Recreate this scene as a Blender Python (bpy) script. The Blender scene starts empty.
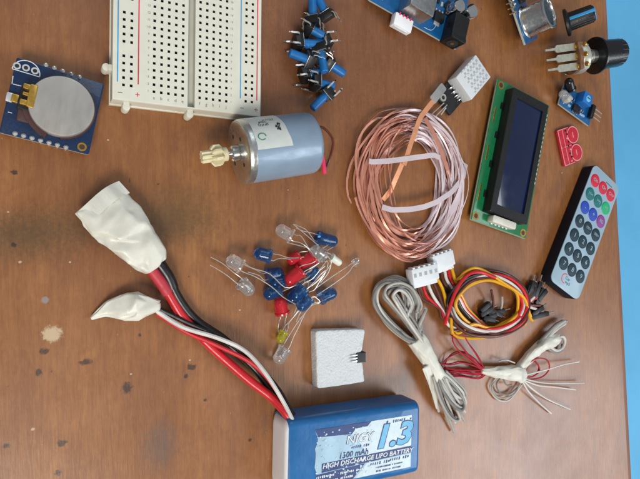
import bpy, math, random
from mathutils import Vector, Matrix, noise as mnoise
random.seed(7)
S = 0.001                                   # everything below is authored in millimetres
C = bpy.context.scene.collection
PI = math.pi
def V(*a): return Vector(a)

# ------------------------------------------------------------------ camera
FPX, H, TILT = 532.0, 205.0, math.radians(27)
ct, st = math.cos(TILT), math.sin(TILT)
def at(px, py, z=0.0):
    """measured photo point -> point of the place at height z (mm)"""
    u, v = (px-320)/FPX, (239.5-py)/FPX
    d = V(u*ct+st, v, u*st-ct)
    k = (z-H)/d.z
    return V(d.x*k, d.y*k, z)
cam = bpy.data.cameras.new('camera'); co = bpy.data.objects.new('camera', cam); C.objects.link(co)
co.location = (0, 0, H*S); co.rotation_euler = (0, -TILT, 0)
cam.sensor_width = 36; cam.lens = 36*FPX/640; cam.clip_start = 0.005; cam.clip_end = 50
cam.dof.use_dof = False
bpy.context.scene.camera = co

# ------------------------------------------------------------------ materials
def rgb(r, g, b):
    def l(c):
        c /= 255
        return c/12.92 if c < .04045 else ((c+.055)/1.055)**2.4
    return (l(r), l(g), l(b), 1)
def mat(name, col, rough=.45, metal=0, var=.12, nscale=.25, bump=0, bscale=1.0, trans=0, alpha=1, coat=0, sss=0, ior=1.5, rvar=.12, spec=.5, stretch=None, emit=0):
    m = bpy.data.materials.new(name); m.use_nodes = True
    nt = m.node_tree; N = nt.nodes; L = nt.links
    b = N['Principled BSDF']
    tc = N.new('ShaderNodeTexCoord'); mp = N.new('ShaderNodeMapping'); mp.inputs['Scale'].default_value = (1000, 1000, 1000)
    if stretch: mp.inputs['Scale'].default_value = tuple(1000*s for s in stretch)
    L.new(tc.outputs['Object'], mp.inputs['Vector'])
    n = N.new('ShaderNodeTexNoise'); n.inputs['Scale'].default_value = nscale; n.inputs['Detail'].default_value = 6
    L.new(mp.outputs[0], n.inputs['Vector'])
    r = N.new('ShaderNodeMapRange'); r.inputs[1].default_value = .3; r.inputs[2].default_value = .7
    L.new(n.outputs['Fac'], r.inputs[0])
    mx = N.new('ShaderNodeMix'); mx.data_type = 'RGBA'
    mx.inputs[6].default_value = tuple(max(0, c*(1-var)) for c in col[:3])+(1,)
    mx.inputs[7].default_value = tuple(min(1, c*(1+var)) for c in col[:3])+(1,)
    L.new(r.outputs[0], mx.inputs[0]); L.new(mx.outputs[2], b.inputs['Base Color'])
    n2 = N.new('ShaderNodeTexNoise'); n2.inputs['Scale'].default_value = nscale*3.1; n2.inputs['Detail'].default_value = 4
    L.new(mp.outputs[0], n2.inputs['Vector'])
    r2 = N.new('ShaderNodeMapRange'); r2.inputs[1].default_value = .3; r2.inputs[2].default_value = .7
    r2.inputs[3].default_value = max(.02, rough-rvar*.5); r2.inputs[4].default_value = min(1, rough+rvar)
    L.new(n2.outputs['Fac'], r2.inputs[0]); L.new(r2.outputs[0], b.inputs['Roughness'])
    b.inputs['Metallic'].default_value = metal; b.inputs['IOR'].default_value = ior
    b.inputs['Transmission Weight'].default_value = trans; b.inputs['Alpha'].default_value = alpha
    b.inputs['Coat Weight'].default_value = coat; b.inputs['Specular IOR Level'].default_value = spec
    if sss:
        b.inputs['Subsurface Weight'].default_value = sss; b.inputs['Subsurface Radius'].default_value = (1, .9, .7); b.inputs['Subsurface Scale'].default_value = .001
    if bump:
        n3 = N.new('ShaderNodeTexNoise'); n3.inputs['Scale'].default_value = bscale; n3.inputs['Detail'].default_value = 5
        L.new(mp.outputs[0], n3.inputs['Vector'])
        bp = N.new('ShaderNodeBump'); bp.inputs['Distance'].default_value = bump*S; bp.inputs['Strength'].default_value = 1
        L.new(n3.outputs['Fac'], bp.inputs['Height']); L.new(bp.outputs[0], b.inputs['Normal'])
    return m
M = {}
M['bb'] = mat('ivory_abs', rgb(226,224,208), .38, var=.03, sss=.15, bump=.01, bscale=2)
M['hole'] = mat('hole_dark', rgb(44,43,40), .8)
M['groove'] = mat('groove_ivory', rgb(196,194,180), .5, var=.04)
M['ink_blue'] = mat('ink_blue', rgb(70,160,210), .4)
M['ink_red'] = mat('ink_red', rgb(215,50,70), .4)
M['ink_grey'] = mat('ink_grey', rgb(120,118,110), .5)
M['ink_mark'] = mat('button_print', rgb(150,178,190), .5)
M['ink_black'] = mat('ink_black', rgb(30,30,34), .5)
M['ink_white'] = mat('ink_white', rgb(228,232,235), .45, var=.05)
M['pcb_navy'] = mat('pcb_navy', rgb(12,40,78), .3, var=.1, nscale=.5, bump=.02, bscale=1.5, coat=.3)
M['pcb_blue'] = mat('pcb_blue', rgb(18,92,150), .32, var=.12, nscale=.5, bump=.02, bscale=1.5, coat=.3)
M['pcb_green'] = mat('pcb_green', rgb(20,118,70), .32, var=.1, nscale=.5, bump=.02, bscale=1.2, coat=.3)
M['pcb_red'] = mat('pcb_red', rgb(196,34,52), .32, var=.12, coat=.3)
M['pinkline'] = mat('pink_silkscreen', rgb(228,150,160), .5)
M['pcb_black'] = mat('pcb_black', rgb(26,28,30), .35, var=.3)
M['pcb_edge'] = mat('pcb_edge', rgb(190,188,165), .6)
M['steel'] = mat('steel', rgb(190,190,188), .32, 1, var=.08, bump=.01, bscale=.8)
M['cell'] = mat('coin_cell_steel', rgb(186,181,174), .42, .6, var=.08, nscale=.15, bump=.006, bscale=3, stretch=(1,.3,1))
M['lead'] = mat('tinned_lead', rgb(222,218,210), .28, .75, var=.05)
M['silver'] = mat('bright_silver', rgb(222,222,220), .2, 1, var=.05)
M['solder'] = mat('solder', rgb(222,224,226), .3, .5, bump=.05, bscale=2)
M['gold'] = mat('gold_contact', rgb(212,168,80), .3, .9)
M['black'] = mat('black_plastic', rgb(18,18,20), .42, var=.25, bump=.012, bscale=2)
M['chargrey'] = mat('charcoal_resin', rgb(58,62,64), .6, var=.2)
M['casenavy'] = mat('case_dark', rgb(20,23,34), .6, var=.15, spec=.25)
M['blackgloss'] = mat('black_gloss', rgb(12,14,18), .28, var=.2, coat=.2)
M['brownplas'] = mat('brown_plastic', rgb(78,52,50), .4)
M['motorblue'] = mat('motor_blue', rgb(138,158,178), .38, .15, var=.07, nscale=.1, coat=.25, bump=.01, bscale=.6)
M['motorcap'] = mat('motor_cap', rgb(200,200,194), .3, .95, var=.08)
M['cream'] = mat('cream_nylon', rgb(226,216,178), .5, sss=.2, var=.05)
M['sticker'] = mat('sticker', rgb(205,210,205), .55, var=.05, bump=.03, bscale=.6)
M['ink_green'] = mat('ink_green', rgb(60,140,110), .5)
M['pink'] = mat('pink_wire', rgb(226,50,100), .4)
M['btnblue'] = mat('button_blue', rgb(20,108,178), .38, var=.12)
M['greyclamp'] = mat('grey_clamp', rgb(168,168,166), .4, .4, var=.1)
M['brightcopper'] = mat('bright_copper', rgb(240,166,124), .35, .35, var=.08, bump=.03, bscale=.4)
M['copper'] = mat('rose_copper', rgb(226,156,132), .32, .55, var=.12, nscale=.06, bump=.03, bscale=.4)
M['coppersheen'] = mat('copper_painted_sheen', rgb(226,210,214), .4, .3, var=.08, nscale=.06, bump=.03, bscale=.4)  # whitish reflection on the flat ribbon, put into its colour
M['dht'] = mat('white_sensor_plastic', rgb(216,220,222), .45, var=.03, sss=.1)
M['dhtslot'] = mat('white_slot_shadow', rgb(172,178,182), .7)
M['screen'] = mat('lcd_glass', rgb(8,25,62), .16, var=.15, nscale=.04, coat=.4)
M['backlight'] = mat('backlight_plastic', rgb(215,212,200), .4, var=.06)
M['remoteface'] = mat('remote_face', rgb(156,182,198), .4, var=.05, nscale=.05)  # bluish grey reflection on the face is put into this base colour
for k, c in dict(red=(206,34,62), teal=(22,112,112), green=(30,176,116), blue=(36,74,178), purple=(142,66,140), dark=(14,48,62)).items():
    M['btn_'+k] = mat('remote_button_'+k, rgb(*c), .5, var=.08)
M['foam'] = mat('white_foam', rgb(218,222,224), .85, var=.05, nscale=1.2, bump=.5, bscale=1.3, sss=.3)
M['battblue'] = mat('shrink_wrap_blue', rgb(8,98,160), .36, var=.12, nscale=.05, bump=.35, bscale=.16, coat=.35)
M['battnavy'] = mat('label_navy', rgb(50,70,124), .4, var=.15)
M['battlabel'] = mat('label_silver_blue', rgb(166,196,214), .38, .15, var=.12, nscale=.1, bump=.12, bscale=.22)
M['battpale'] = mat('label_pale', rgb(205,220,226), .4, .1, var=.06, bump=.05, bscale=.3)
M['sky'] = mat('label_sky', rgb(110,186,228), .4, var=.05)
M['tape'] = mat('white_paper_tape', rgb(222,220,207), .36, var=.1, nscale=.12, bump=.1, bscale=.5, sss=.2)
M['whitefoamend'] = mat('white_end_card', rgb(246,248,250), .6, var=.02)
for k, c in dict(red=(206,28,40), black=(20,18,20), white=(222,218,212), yellow=(232,168,16), brown=(92,46,34), grey=(172,168,160), darkred=(176,22,44), darkgrey=(132,129,124), lightgrey=(205,203,196)).items():
    M['w_'+k] = mat('wire_'+k, rgb(*c), .36, var=.12, nscale=.15, coat=.15)
M['heat_red'] = mat('dusty_red_sleeve', rgb(190,52,66), .5, var=.1)
M['clear'] = mat('clear_epoxy', (.95, .96, .97, 1), .09, trans=.86, alpha=.8, var=.0, rvar=.04, coat=.5)
M['clearblue'] = mat('blue_epoxy', (.02, .16, .52, 1), .08, trans=.8, var=.1, alpha=.86)
M['clearred'] = mat('red_epoxy', (.9, .03, .05, 1), .08, trans=.5, var=.1, alpha=.94)
M['clearyellow'] = mat('yellow_epoxy', (.75, .68, .06, 1), .08, trans=.7, var=.1)
M['milky'] = mat('milky_epoxy', rgb(226,228,214), .3, var=.04, sss=.3)
M['trimmer'] = mat('trimmer_blue', rgb(26,110,190), .35, var=.12)
M['potbody'] = mat('pot_metal', rgb(196,196,180), .4, .6, var=.15, nscale=.6)
M['potbrown'] = mat('pot_phenolic', rgb(128,92,66), .55, var=.2)
M['mesh_dark'] = mat('dark_gauze', rgb(44,60,70), .65, bump=.3, bscale=2.2, var=.25)
M['knobblue'] = mat('knob_pointer_blue', rgb(64,160,222), .35)

def wood():
    m = bpy.data.materials.new('varnished_brown_wood'); m.use_nodes = True
    nt = m.node_tree; N = nt.nodes; L = nt.links; b = N['Principled BSDF']
    tc = N.new('ShaderNodeTexCoord'); mp = N.new('ShaderNodeMapping'); mp.inputs['Scale'].default_value = (1000,)*3
    L.new(tc.outputs['Object'], mp.inputs[0]); P = mp.outputs[0]
    def mapped(sx, sy, rz=0):
        q = N.new('ShaderNodeMapping'); q.inputs['Scale'].default_value = (sx, sy, 1); q.inputs['Rotation'].default_value[2] = rz
        L.new(P, q.inputs[0]); return q.outputs[0]
    def nz(vec, s, d=6, dist=0, rough=.55):
        n = N.new('ShaderNodeTexNoise'); n.inputs['Scale'].default_value = s; n.inputs['Detail'].default_value = d
        n.inputs['Distortion'].default_value = dist; n.inputs['Roughness'].default_value = rough
        L.new(vec, n.inputs['Vector']); return n.outputs['Fac']
    def mr(x, a, b_, c=0, d=1):
        r = N.new('ShaderNodeMapRange'); r.interpolation_type = 'SMOOTHSTEP'
        for i, q in enumerate((a, b_, c, d)): r.inputs[i+1].default_value = q
        L.new(x, r.inputs[0]); return r.outputs[0]
    def mix(f, A, B):
        x = N.new('ShaderNodeMix'); x.data_type = 'RGBA'
        if isinstance(f, float): x.inputs[0].default_value = f
        else: L.new(f, x.inputs[0])
        for i, q in ((6, A), (7, B)):
            if isinstance(q, tuple): x.inputs[i].default_value = q
            else: L.new(q, x.inputs[i])
        return x.outputs[2]
    def mul(a, c):
        x = N.new('ShaderNodeMath'); x.operation = 'MULTIPLY'
        for i, q in ((0, a), (1, c)):
            if isinstance(q, (int, float)): x.inputs[i].default_value = q
            else: L.new(q, x.inputs[i])
        return x.outputs[0]
    big = mr(nz(mapped(.03, .012), 1, 4, .6), .3, .7)
    grain = mr(nz(mapped(.55, .045, .06), 1, 8, .9, .62), .32, .68)
    fine = mr(nz(mapped(1.3, .2, .05), 1, 7, 1.2, .62), .38, .66)
    pores = mr(nz(mapped(1.7, .5, .04), 1, 4, .4), .64, .74)
    col = mix(big, rgb(138,87,44), rgb(168,111,60))
    col = mix(mul(grain, .42), col, rgb(118,66,32))
    col = mix(mul(fine, .16), col, rgb(188,124,70))
    mott = mr(nz(mapped(.22, .13, .3), 1, 6, 1.2, .65), .35, .7)
    col = mix(mul(mott, .3), col, rgb(112,62,32))
    scr = mr(nz(mapped(.9, .03, 1.0), 1, 2, .2), .74, .78)
    col = mix(mul(scr, .25), col, rgb(198,150,112))
    col = mix(mul(pores, .28), col, rgb(84,48,30))
    # worn marks: large grimy clouds, fine dirt
    dirt = mr(nz(mapped(.05, .05), 1, 7, .4, .7), .52, .72)
    col = mix(mul(dirt, .35), col, rgb(96,62,46))
    speck = mr(nz(mapped(.45, .3), 1, 2, .3), .735, .765)
    col = mix(mul(speck, .7), col, rgb(50,34,28))
    lspeck = mr(nz(mapped(.62, .5, .7), 1, 2, .2), .745, .775)
    col = mix(mul(lspeck, .55), col, rgb(196,160,126))
    warp = N.new('ShaderNodeTexNoise'); warp.inputs['Scale'].default_value = .7; warp.inputs['Detail'].default_value = 8; warp.inputs['Roughness'].default_value = .65
    L.new(P, warp.inputs['Vector'])
    def blot(px, py, rx, ry, color, soft=.25, amount=.9, wob=.9):
        nonlocal col
        c = at(px, py)
        a = N.new('ShaderNodeVectorMath'); a.operation = 'SUBTRACT'; L.new(P, a.inputs[0]); a.inputs[1].default_value = (c.x, c.y, 0)
        s = N.new('ShaderNodeVectorMath'); s.operation = 'MULTIPLY'; L.new(a.outputs[0], s.inputs[0]); s.inputs[1].default_value = (1/rx, 1/ry, 0)
        l = N.new('ShaderNodeVectorMath'); l.operation = 'LENGTH'; L.new(s.outputs[0], l.inputs[0])
        w = N.new('ShaderNodeMath'); w.operation = 'MULTIPLY_ADD'; L.new(warp.outputs['Fac'], w.inputs[0]); w.inputs[1].default_value = wob*2; 
        L.new(l.outputs['Value'], w.inputs[2])
        f = mr(w.outputs[0], wob+1-soft, wob+1+soft, amount, 0)
        col = mix(f, col, color)
    blot(110, 226, 26, 5, rgb(54,56,30), 1.4, .46, 1.3)
    blot(180, 212, 11, 8, rgb(52,58,30), 1.4, .5, 1.1)
    blot(18, 238, 14, 6, rgb(60,56,32), 1.2, .55, 1.3)
    blot(330, 95, 34, 24, rgb(92,50,34), 1.4, .42, .8)  # this and the next two: broad soft areas of darker brown
    blot(130, 8, 30, 12, rgb(112,66,38), 1.3, .4, .8)
    blot(350, 10, 60, 30, rgb(96,58,46), 1.0, .4, .8)
    blot(159, 445, 5.5, 7.5, rgb(92,84,80), .7, .5, 1.5)
    for (x, y, a_, c_) in ((85,362,2.0,.9),(127,388,1.7,1.8),(192,367,1.6,1.1),(186,376,.8,.9),(39,372,1,1.2),(44,351,1.5,.9),(62,443,1.6,1.1),(6,445,1.2,.8),(57,473,1,1),(140,335,.6,.6),(14,245,.8,.7),(108,68,.7,.6),(14,172,1,.8),(205,400,.6,.6),(120,22,.5,.5),(250,440,.7,.7)):
        blot(x, y, a_, c_, rgb(40,30,28), .42, .8, 1.5)
    blot(52, 334, 2.9, 2.5, rgb(206,184,148), .3, .85, 1.0)
    blot(45, 300, 1.1, 1.1, rgb(150,146,146), .3, .7, .5)
    for (x, y, a_) in ((33,429,.8),(131,374,.5),(8,212,.6),(20,262,.7),(288,190,.35),(562,173,.5),(596,400,.5),(240,310,.5),(190,360,.5),(390,415,.4),(70,262,.5),(108,140,.5)):
        blot(x, y, a_*.7, a_*.55, rgb(205,188,160), .4, .75, 1.2)
    L.new(col, b.inputs['Base Color'])
    rg = mr(nz(mapped(.02, .02), 1, 8, .5, .7), .3, .7, .3, .46)
    L.new(rg, b.inputs['Roughness'])
    b.inputs['Coat Weight'].default_value = .6; b.inputs['Coat Roughness'].default_value = .32
    bp = N.new('ShaderNodeBump'); bp.inputs['Distance'].default_value = .00009; L.new(nz(mapped(1.6, .15), 1, 6), bp.inputs['Height'])
    bp2 = N.new('ShaderNodeBump'); bp2.inputs['Distance'].default_value = .0004; bp2.inputs['Strength'].default_value = .5; L.new(nz(mapped(.06, .05), 1, 5), bp2.inputs['Height']); L.new(bp.outputs[0], bp2.inputs['Normal'])
    L.new(bp2.outputs[0], b.inputs['Normal'])
    return m
M['wood'] = wood()
M['woodedge'] = mat('worn_wood_edge', rgb(146,98,72), .45, var=.2, nscale=.12, stretch=(1,.15,1))
M['wall'] = mat('blue_floor_paint', rgb(98,182,228), .5, var=.09, nscale=.012, bump=.25, bscale=.12)

# ------------------------------------------------------------------ mesh builder
def basis(z, xhint=None):
    z = Vector(z).normalized()
    x = Vector(xhint) if xhint is not None else (V(1,0,0) if abs(z.x) < .8 else V(0,1,0))
    x = (x-z*x.dot(z)).normalized(); y = z.cross(x)
    return Matrix(((x.x,y.x,z.x),(x.y,y.y,z.y),(x.z,y.z,z.z))).to_4x4()
def frame(o, z=(0,0,1), x=None): return Matrix.Translation(Vector(o)) @ basis(z, x)
def rrect(w, d, r, n=4):
    p = []
    for cx, cy, a0 in ((w/2-r, d/2-r, 0), (-w/2+r, d/2-r, 90), (-w/2+r, -d/2+r, 180), (w/2-r, -d/2+r, 270)):
        for i in range(n+1):
            a = math.radians(a0+90*i/n); p.append((cx+r*math.cos(a), cy+r*math.sin(a)))
    return p
def spline(pts, k=8):
    P = [Vector(p) for p in pts]
    if len(P) == 2: return [P[0].lerp(P[1], i/k) for i in range(k+1)]
    out = []
    for i in range(len(P)-1):
        a, b, c, d = P[max(i-1,0)], P[i], P[i+1], P[min(i+2,len(P)-1)]
        for j in range(k):
            t = j/k
            out.append(.5*((2*b)+(c-a)*t+(2*a-5*b+4*c-d)*t*t+(3*b-a-3*c+d)*t**3))
    out.append(P[-1]); return out
class MB:
    def __init__(s, T=None): s.v=[]; s.f=[]; s.mi=[]; s.T=T or Matrix(); s.m=0
    def add(s, vs, fs, m=None):
        o = len(s.v); s.v += [s.T @ Vector(p) for p in vs]
        s.f += [tuple(i+o for i in f) for f in fs]; s.mi += [s.m if m is None else m]*len(fs)
    def rings(s, R, close=(True, True), m=None, loop=False):
        n = len(R[0]); vs = [p for r in R for p in r]; fs = []
        K = len(R)
        for i in range(K if loop else K-1):
            for j in range(n):
                fs.append((i*n+j, i*n+(j+1)%n, ((i+1)%K)*n+(j+1)%n, ((i+1)%K)*n+j))
        if not loop:
            if close[0]: fs.append(tuple(range(n))[::-1])
            if close[1]: fs.append(tuple(range((K-1)*n, K*n)))
        s.add(vs, fs, m)
    def prism(s, poly, z0, z1, b=0, m=None):
        if b <= 0: return s.rings([[(x,y,z0) for x,y in poly], [(x,y,z1) for x,y in poly]], m=m)
        cx = sum(p[0] for p in poly)/len(poly); cy = sum(p[1] for p in poly)/len(poly)
        w = max(abs(p[0]-cx) for p in poly); d = max(abs(p[1]-cy) for p in poly)
        def sh(k): return [(cx+(x-cx)*(1-k/w), cy+(y-cy)*(1-k/d)) for x, y in poly]
        R = []
        for z, k in ((z0,b),(z0+b*.3,b*.3),(z0+b,0),(z1-b,0),(z1-b*.3,b*.3),(z1,b)):
            R.append([(x,y,z) for x,y in sh(k)])
        s.rings(R, m=m)
    def rbox(s, cx, cy, w, d, z0, z1, r=.3, b=.15, m=None, n=3):
        r = min(r, w*.49, d*.49)
        s.prism([(x+cx, y+cy) for x, y in rrect(w, d, r, n)], z0, z1, min(b, (z1-z0)*.45), m)
    def box(s, cx, cy, w, d, z0, z1, m=None):
        s.prism([(cx-w/2,cy-d/2),(cx+w/2,cy-d/2),(cx+w/2,cy+d/2),(cx-w/2,cy+d/2)], z0, z1, 0, m)
    def lathe(s, prof, n=32, M_=None, m=None, close=(True,True)):
        """prof: (radius, z) along local z"""
        M_ = M_ or Matrix()
        R = [[M_ @ V(r*math.cos(2*PI*i/n), r*math.sin(2*PI*i/n), z) for i in range(n)] for r, z in prof]
        s.rings(R, close, m)
    def cyl(s, p0, p1, r0, r1=None, n=16, m=None):
        p0, p1 = Vector(p0), Vector(p1)
        s.lathe([(r0,0),(r1 if r1 is not None else r0,(p1-p0).length)], n, frame(p0, p1-p0), m)
    def tube(s, pts, r, n=8, k=8, m=None, raw=False, taper=None):
        P = pts if raw else spline(pts, k)
        t0 = (P[1]-P[0]).normalized(); B = basis(t0); x = B.col[0].to_3d(); R = []
        for i, p in enumerate(P):
            t = (P[min(i+1,len(P)-1)]-P[max(i-1,0)]).normalized()
            x = (x-t*x.dot(t)).normalized(); y = t.cross(x)
            rr = r if taper is None else r*taper(i/(len(P)-1))
            R.append([p+x*math.cos(2*PI*j/n)*rr+y*math.sin(2*PI*j/n)*rr for j in range(n)])
        s.rings(R, m=m)
    def ribbon(s, P, w, th, tilt, m=None):
        R = []
        for i, p in enumerate(P):
            t = (P[min(i+1,len(P)-1)]-P[max(i-1,0)]).normalized()
            side = t.cross(V(0,0,1)).normalized(); up = side.cross(t)
            a = tilt(i/(len(P)-1)) if callable(tilt) else tilt
            wd = side*math.cos(a)+up*math.sin(a); nd = t.cross(wd)
            R.append([p+wd*w/2+nd*th/2, p-wd*w/2+nd*th/2, p-wd*w/2-nd*th/2, p+wd*w/2-nd*th/2])
        s.rings(R, m=m)
    def text(s, txt, size, x, y, z, ang=0, sx=1, shear=0, off=0, align='CENTER', th=.05, m=None):
        cu = bpy.data.curves.new('t', 'FONT'); cu.body = txt; cu.size = size; cu.align_x = align; cu.align_y = 'CENTER'
        cu.resolution_u = 2; cu.shear = shear; cu.offset = off; cu.extrude = th/2; cu.fill_mode = 'BOTH'
        o = bpy.data.objects.new('t', cu); C.objects.link(o); bpy.context.view_layer.update()
        me = o.to_mesh(); Q = Matrix.Translation((x,y,z)) @ Matrix.Rotation(ang,4,'Z') @ Matrix.Diagonal((sx,1,1,1))
        s.add([Q @ q.co for q in me.vertices], [tuple(p.vertices) for p in me.polygons], m)
        o.to_mesh_clear(); bpy.data.objects.remove(o); bpy.data.curves.remove(cu)
    def build(s, name, mats, parent=None, label=None, angle=38):
        par = parent.obj if isinstance(parent, Thing) else parent
        inv = (parent.M if isinstance(parent, Thing) else PM[parent.name] if parent else Matrix()).inverted()
        me = bpy.data.meshes.new(name)
        me.from_pydata([tuple((inv @ p)*S) for p in s.v], [], s.f)
        for k in (mats if isinstance(mats, (list, tuple)) else [mats]): me.materials.append(M[k])
        me.polygons.foreach_set('material_index', s.mi); me.polygons.foreach_set('use_smooth', [True]*len(s.f))
        me.update(); me.set_sharp_from_angle(angle=math.radians(angle))
        o = bpy.data.objects.new(name, me); C.objects.link(o)
        if par: o.parent = par; PM[o.name] = PM[par.name]
        else: PM[o.name] = Matrix()
        if label: o['label'] = label
        return o
PM = {}
class Thing:
    def __init__(s, name, label, cat, loc, ang=0, group=None, Mx=None):
        o = bpy.data.objects.new(name, None); C.objects.link(o); s.obj = o; o.empty_display_size = .005
        s.M = Mx if Mx is not None else Matrix.Translation(Vector(loc)) @ Matrix.Rotation(ang, 4, 'Z')
        q = s.M.copy(); q.translation *= S
        o.matrix_world = q
        PM[o.name] = s.M
        o['label'] = label; o['category'] = cat
        if group: o['group'] = group
    def l(s, px, py, z):
        """photo point at height z above the table -> local xy"""
        q = s.M.inverted() @ at(px, py, z); return q.x, q.y
def fit(pxs, z):
    """four corners (TL, TR, BR, BL as photo points) on one height -> centre, angle, width, depth"""
    a, b, c, d = [at(x, y, z) for x, y in pxs]
    ctr = (a+b+c+d)/4; ux = (b-a)+(c-d); uy = (a-d)+(b-c)
    ang = (math.atan2(ux.y, ux.x)*ux.length+(math.atan2(uy.y, uy.x)-PI/2)*uy.length)/(ux.length+uy.length)
    return ctr, ang, ux.length/2, uy.length/2

# ------------------------------------------------------------------ table and wall
e0, e1 = at(608.5, 0), at(633.5, 479); ed = (e1-e0).normalized(); en = V(-ed.y, ed.x, 0)
if en.x < 0: en = -en
E0, E1 = e0-ed*260, e1+ed*260
tb = Thing('wooden_table', 'worn brown varnished wooden table top, stained and speckled, under all the components', 'table', (0,0,0))
mb = MB(); band = 5.0
I0, I1 = E0-en*band, E1-en*band
mb.prism([(-330, I1.y), (I1.x, I1.y), (I0.x, I0.y), (-330, I0.y)], -119.5, 0)
mb.build('table_top', 'wood', tb)
mb = MB()
prof = [(0,0.0),(band*.55,-.25),(band*.85,-1.0),(band,-2.4),(band,-119.5),(0,-119.5)]
mb.rings([[p+en*a+V(0,0,1)*z for a, z in prof] for p in (I1, I0)])
mb.build('edge_strip', 'woodedge', tb)
mb = MB(); mb.prism([(-1200,-1500),(3000,-1500),(3000,1500),(-1200,1500)], -160, -120)
wl = mb.build('floor', 'wall'); wl['kind'] = 'structure'

# ------------------------------------------------------------------ clock module
q, ang, w, d = fit([(16,56),(104,85),(89,155),(0,132.5)], 6)
t = Thing('clock_module', 'dark blue clock module board holding a big silver coin cell', 'circuit board', V(q.x,q.y,0), ang)
mb = MB(t.M); mb.rbox(0,0,w,d,4.4,6.0,.6,.12); mb.rbox(0,0,w+.04,d+.04,4.7,5.6,.6,.1,m=1)
# silkscreen
hx, hy = t.l(36,70,6)
def ring(mb, x, y, r0, r1, z, n=20, m=None, h=.12, a0=0, a1=2*PI):
    R = []
    full = abs(a1-a0) > 6.2; k = n if full else n+1
    for i in range(k):
        a = a0+(a1-a0)*i/n; c_, s_ = math.cos(a), math.sin(a)
        R.append([(x+r0*c_,y+r0*s_,z),(x+r1*c_,y+r1*s_,z),(x+r1*c_,y+r1*s_,z+h),(x+r0*c_,y+r0*s_,z+h)])
    mb.rings(R, loop=full, m=m)
hx, hy = t.l(26,73,6); ring(mb, hx, hy, 3.9, 4.15, 5.98, m=2, a0=0, a1=PI); mb.box(hx,hy,8.1,.25,5.9,6.1,m=2)
for a, b in (((13,84),(29,88)),((8,112),(12,113)),((22,116),(27,122)),((27,122),(48,128)),((48,128),(68,134)),((12,84),(13,76))):
    p, r = V(*t.l(*a,6),0), V(*t.l(*b,6),0); mb.tube([p+V(0,0,5.99), r+V(0,0,5.99)], .16, 4, 1, m=2)
mb.build('board', ['pcb_navy','pcb_edge','ink_white'], t)
for px, py in ((17,66),(26,68),(35,71)):
    x, y = t.l(px,py,6); m2 = MB(t.M); ring(m2, x, y, .65, 1.15, 5.98, h=.18, m=0); m2.lathe([(.66,5.99),(.66,6.06)],14,Matrix.Translation((x,y,0)),m=1)
    m2.build('solder_pad', ['solder','hole'], t)
for i in range(5):
    x, y = t.l(46+i*8.4, 64+i*3, 7); m2 = MB(t.M); m2.lathe([(.75,5.9),(.6,6.3),(.3,6.9),(.22,7.6),(.05,7.7)],12,Matrix.Translation((x,y,0))); m2.build('solder_joint','solder',t)
for i in range(7):
    x, y = t.l(15+i*8.5, 133+i*2.3, 6.6); m2 = MB(t.M); m2.lathe([(.85,5.9),(.7,6.3),(.4,6.8),(.1,7.1)],12,Matrix.Translation((x,y,0))); m2.lathe([(.32,0),(.32,4.5)],8,Matrix.Translation((x,y,0)));m2.build('solder_joint','solder',t)
x, y = t.l(82,147,6); m2 = MB(t.M); ring(m2, x, y, .9, 1.5, 5.98, m=0, h=.14); m2.lathe([(.9,5.99),(.9,6.05)],16,Matrix.Translation((x,y,0)),m=1); m2.build('mounting_hole',['gold','brownplas'],t)
cx, cy = t.l(62,106,10.2)
mb = MB(t.M); R=[]
ring(mb, cx, cy, 9.0, 10.45, 6.0, 48, h=2.2, a0=-PI*.45, a1=PI*.35); ring(mb, cx, cy, 9.0, 11.6, 6.0, 30, h=2.6, a0=PI*.98, a1=PI*1.42); mb.rbox(cx-9,cy-5.6,6,4.4,6,8.2,.5,.2); mb.build('cell_holder','brownplas',t)
mb = MB(t.M); mb.lathe([(9.2,6.6),(9.9,6.9),(10,7.3),(10,9.6),(9.8,10.0),(9.3,10.1),(0.01,10.1)],64,Matrix.Translation((cx,cy,0))); mb.build('coin_cell','cell',t)
mb = MB(t.M); x, y = t.l(25,98,9)
mb.rbox(x,y,3.6,7.6,6,8.8,.4,.2,m=1); gx_,gy_=t.l(32,96,10.3); mb.rbox(gx_,gy_,2.2,7.4,9.2,10.5,.3,.12)
for dy in (-2.6,2.6): mb.rbox(gx_-1.8,gy_+dy,2.4,1.6,8.7,10.2,.2,.1)
mb.rbox(x-2.6,y-.6,2.6,2.6,6.0,7.6,.3,.15); mb.rbox(x-4.4,y-.6,2.0,3.0,6.0,6.9,.3,.15,m=2)
for dy in (-1.5,1.3): mb.rbox(x+.2,y+dy,2.2,1.0,8.8,9.5,.2,.1)
mb.build('battery_clip',['gold','black','solder'],t)

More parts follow.
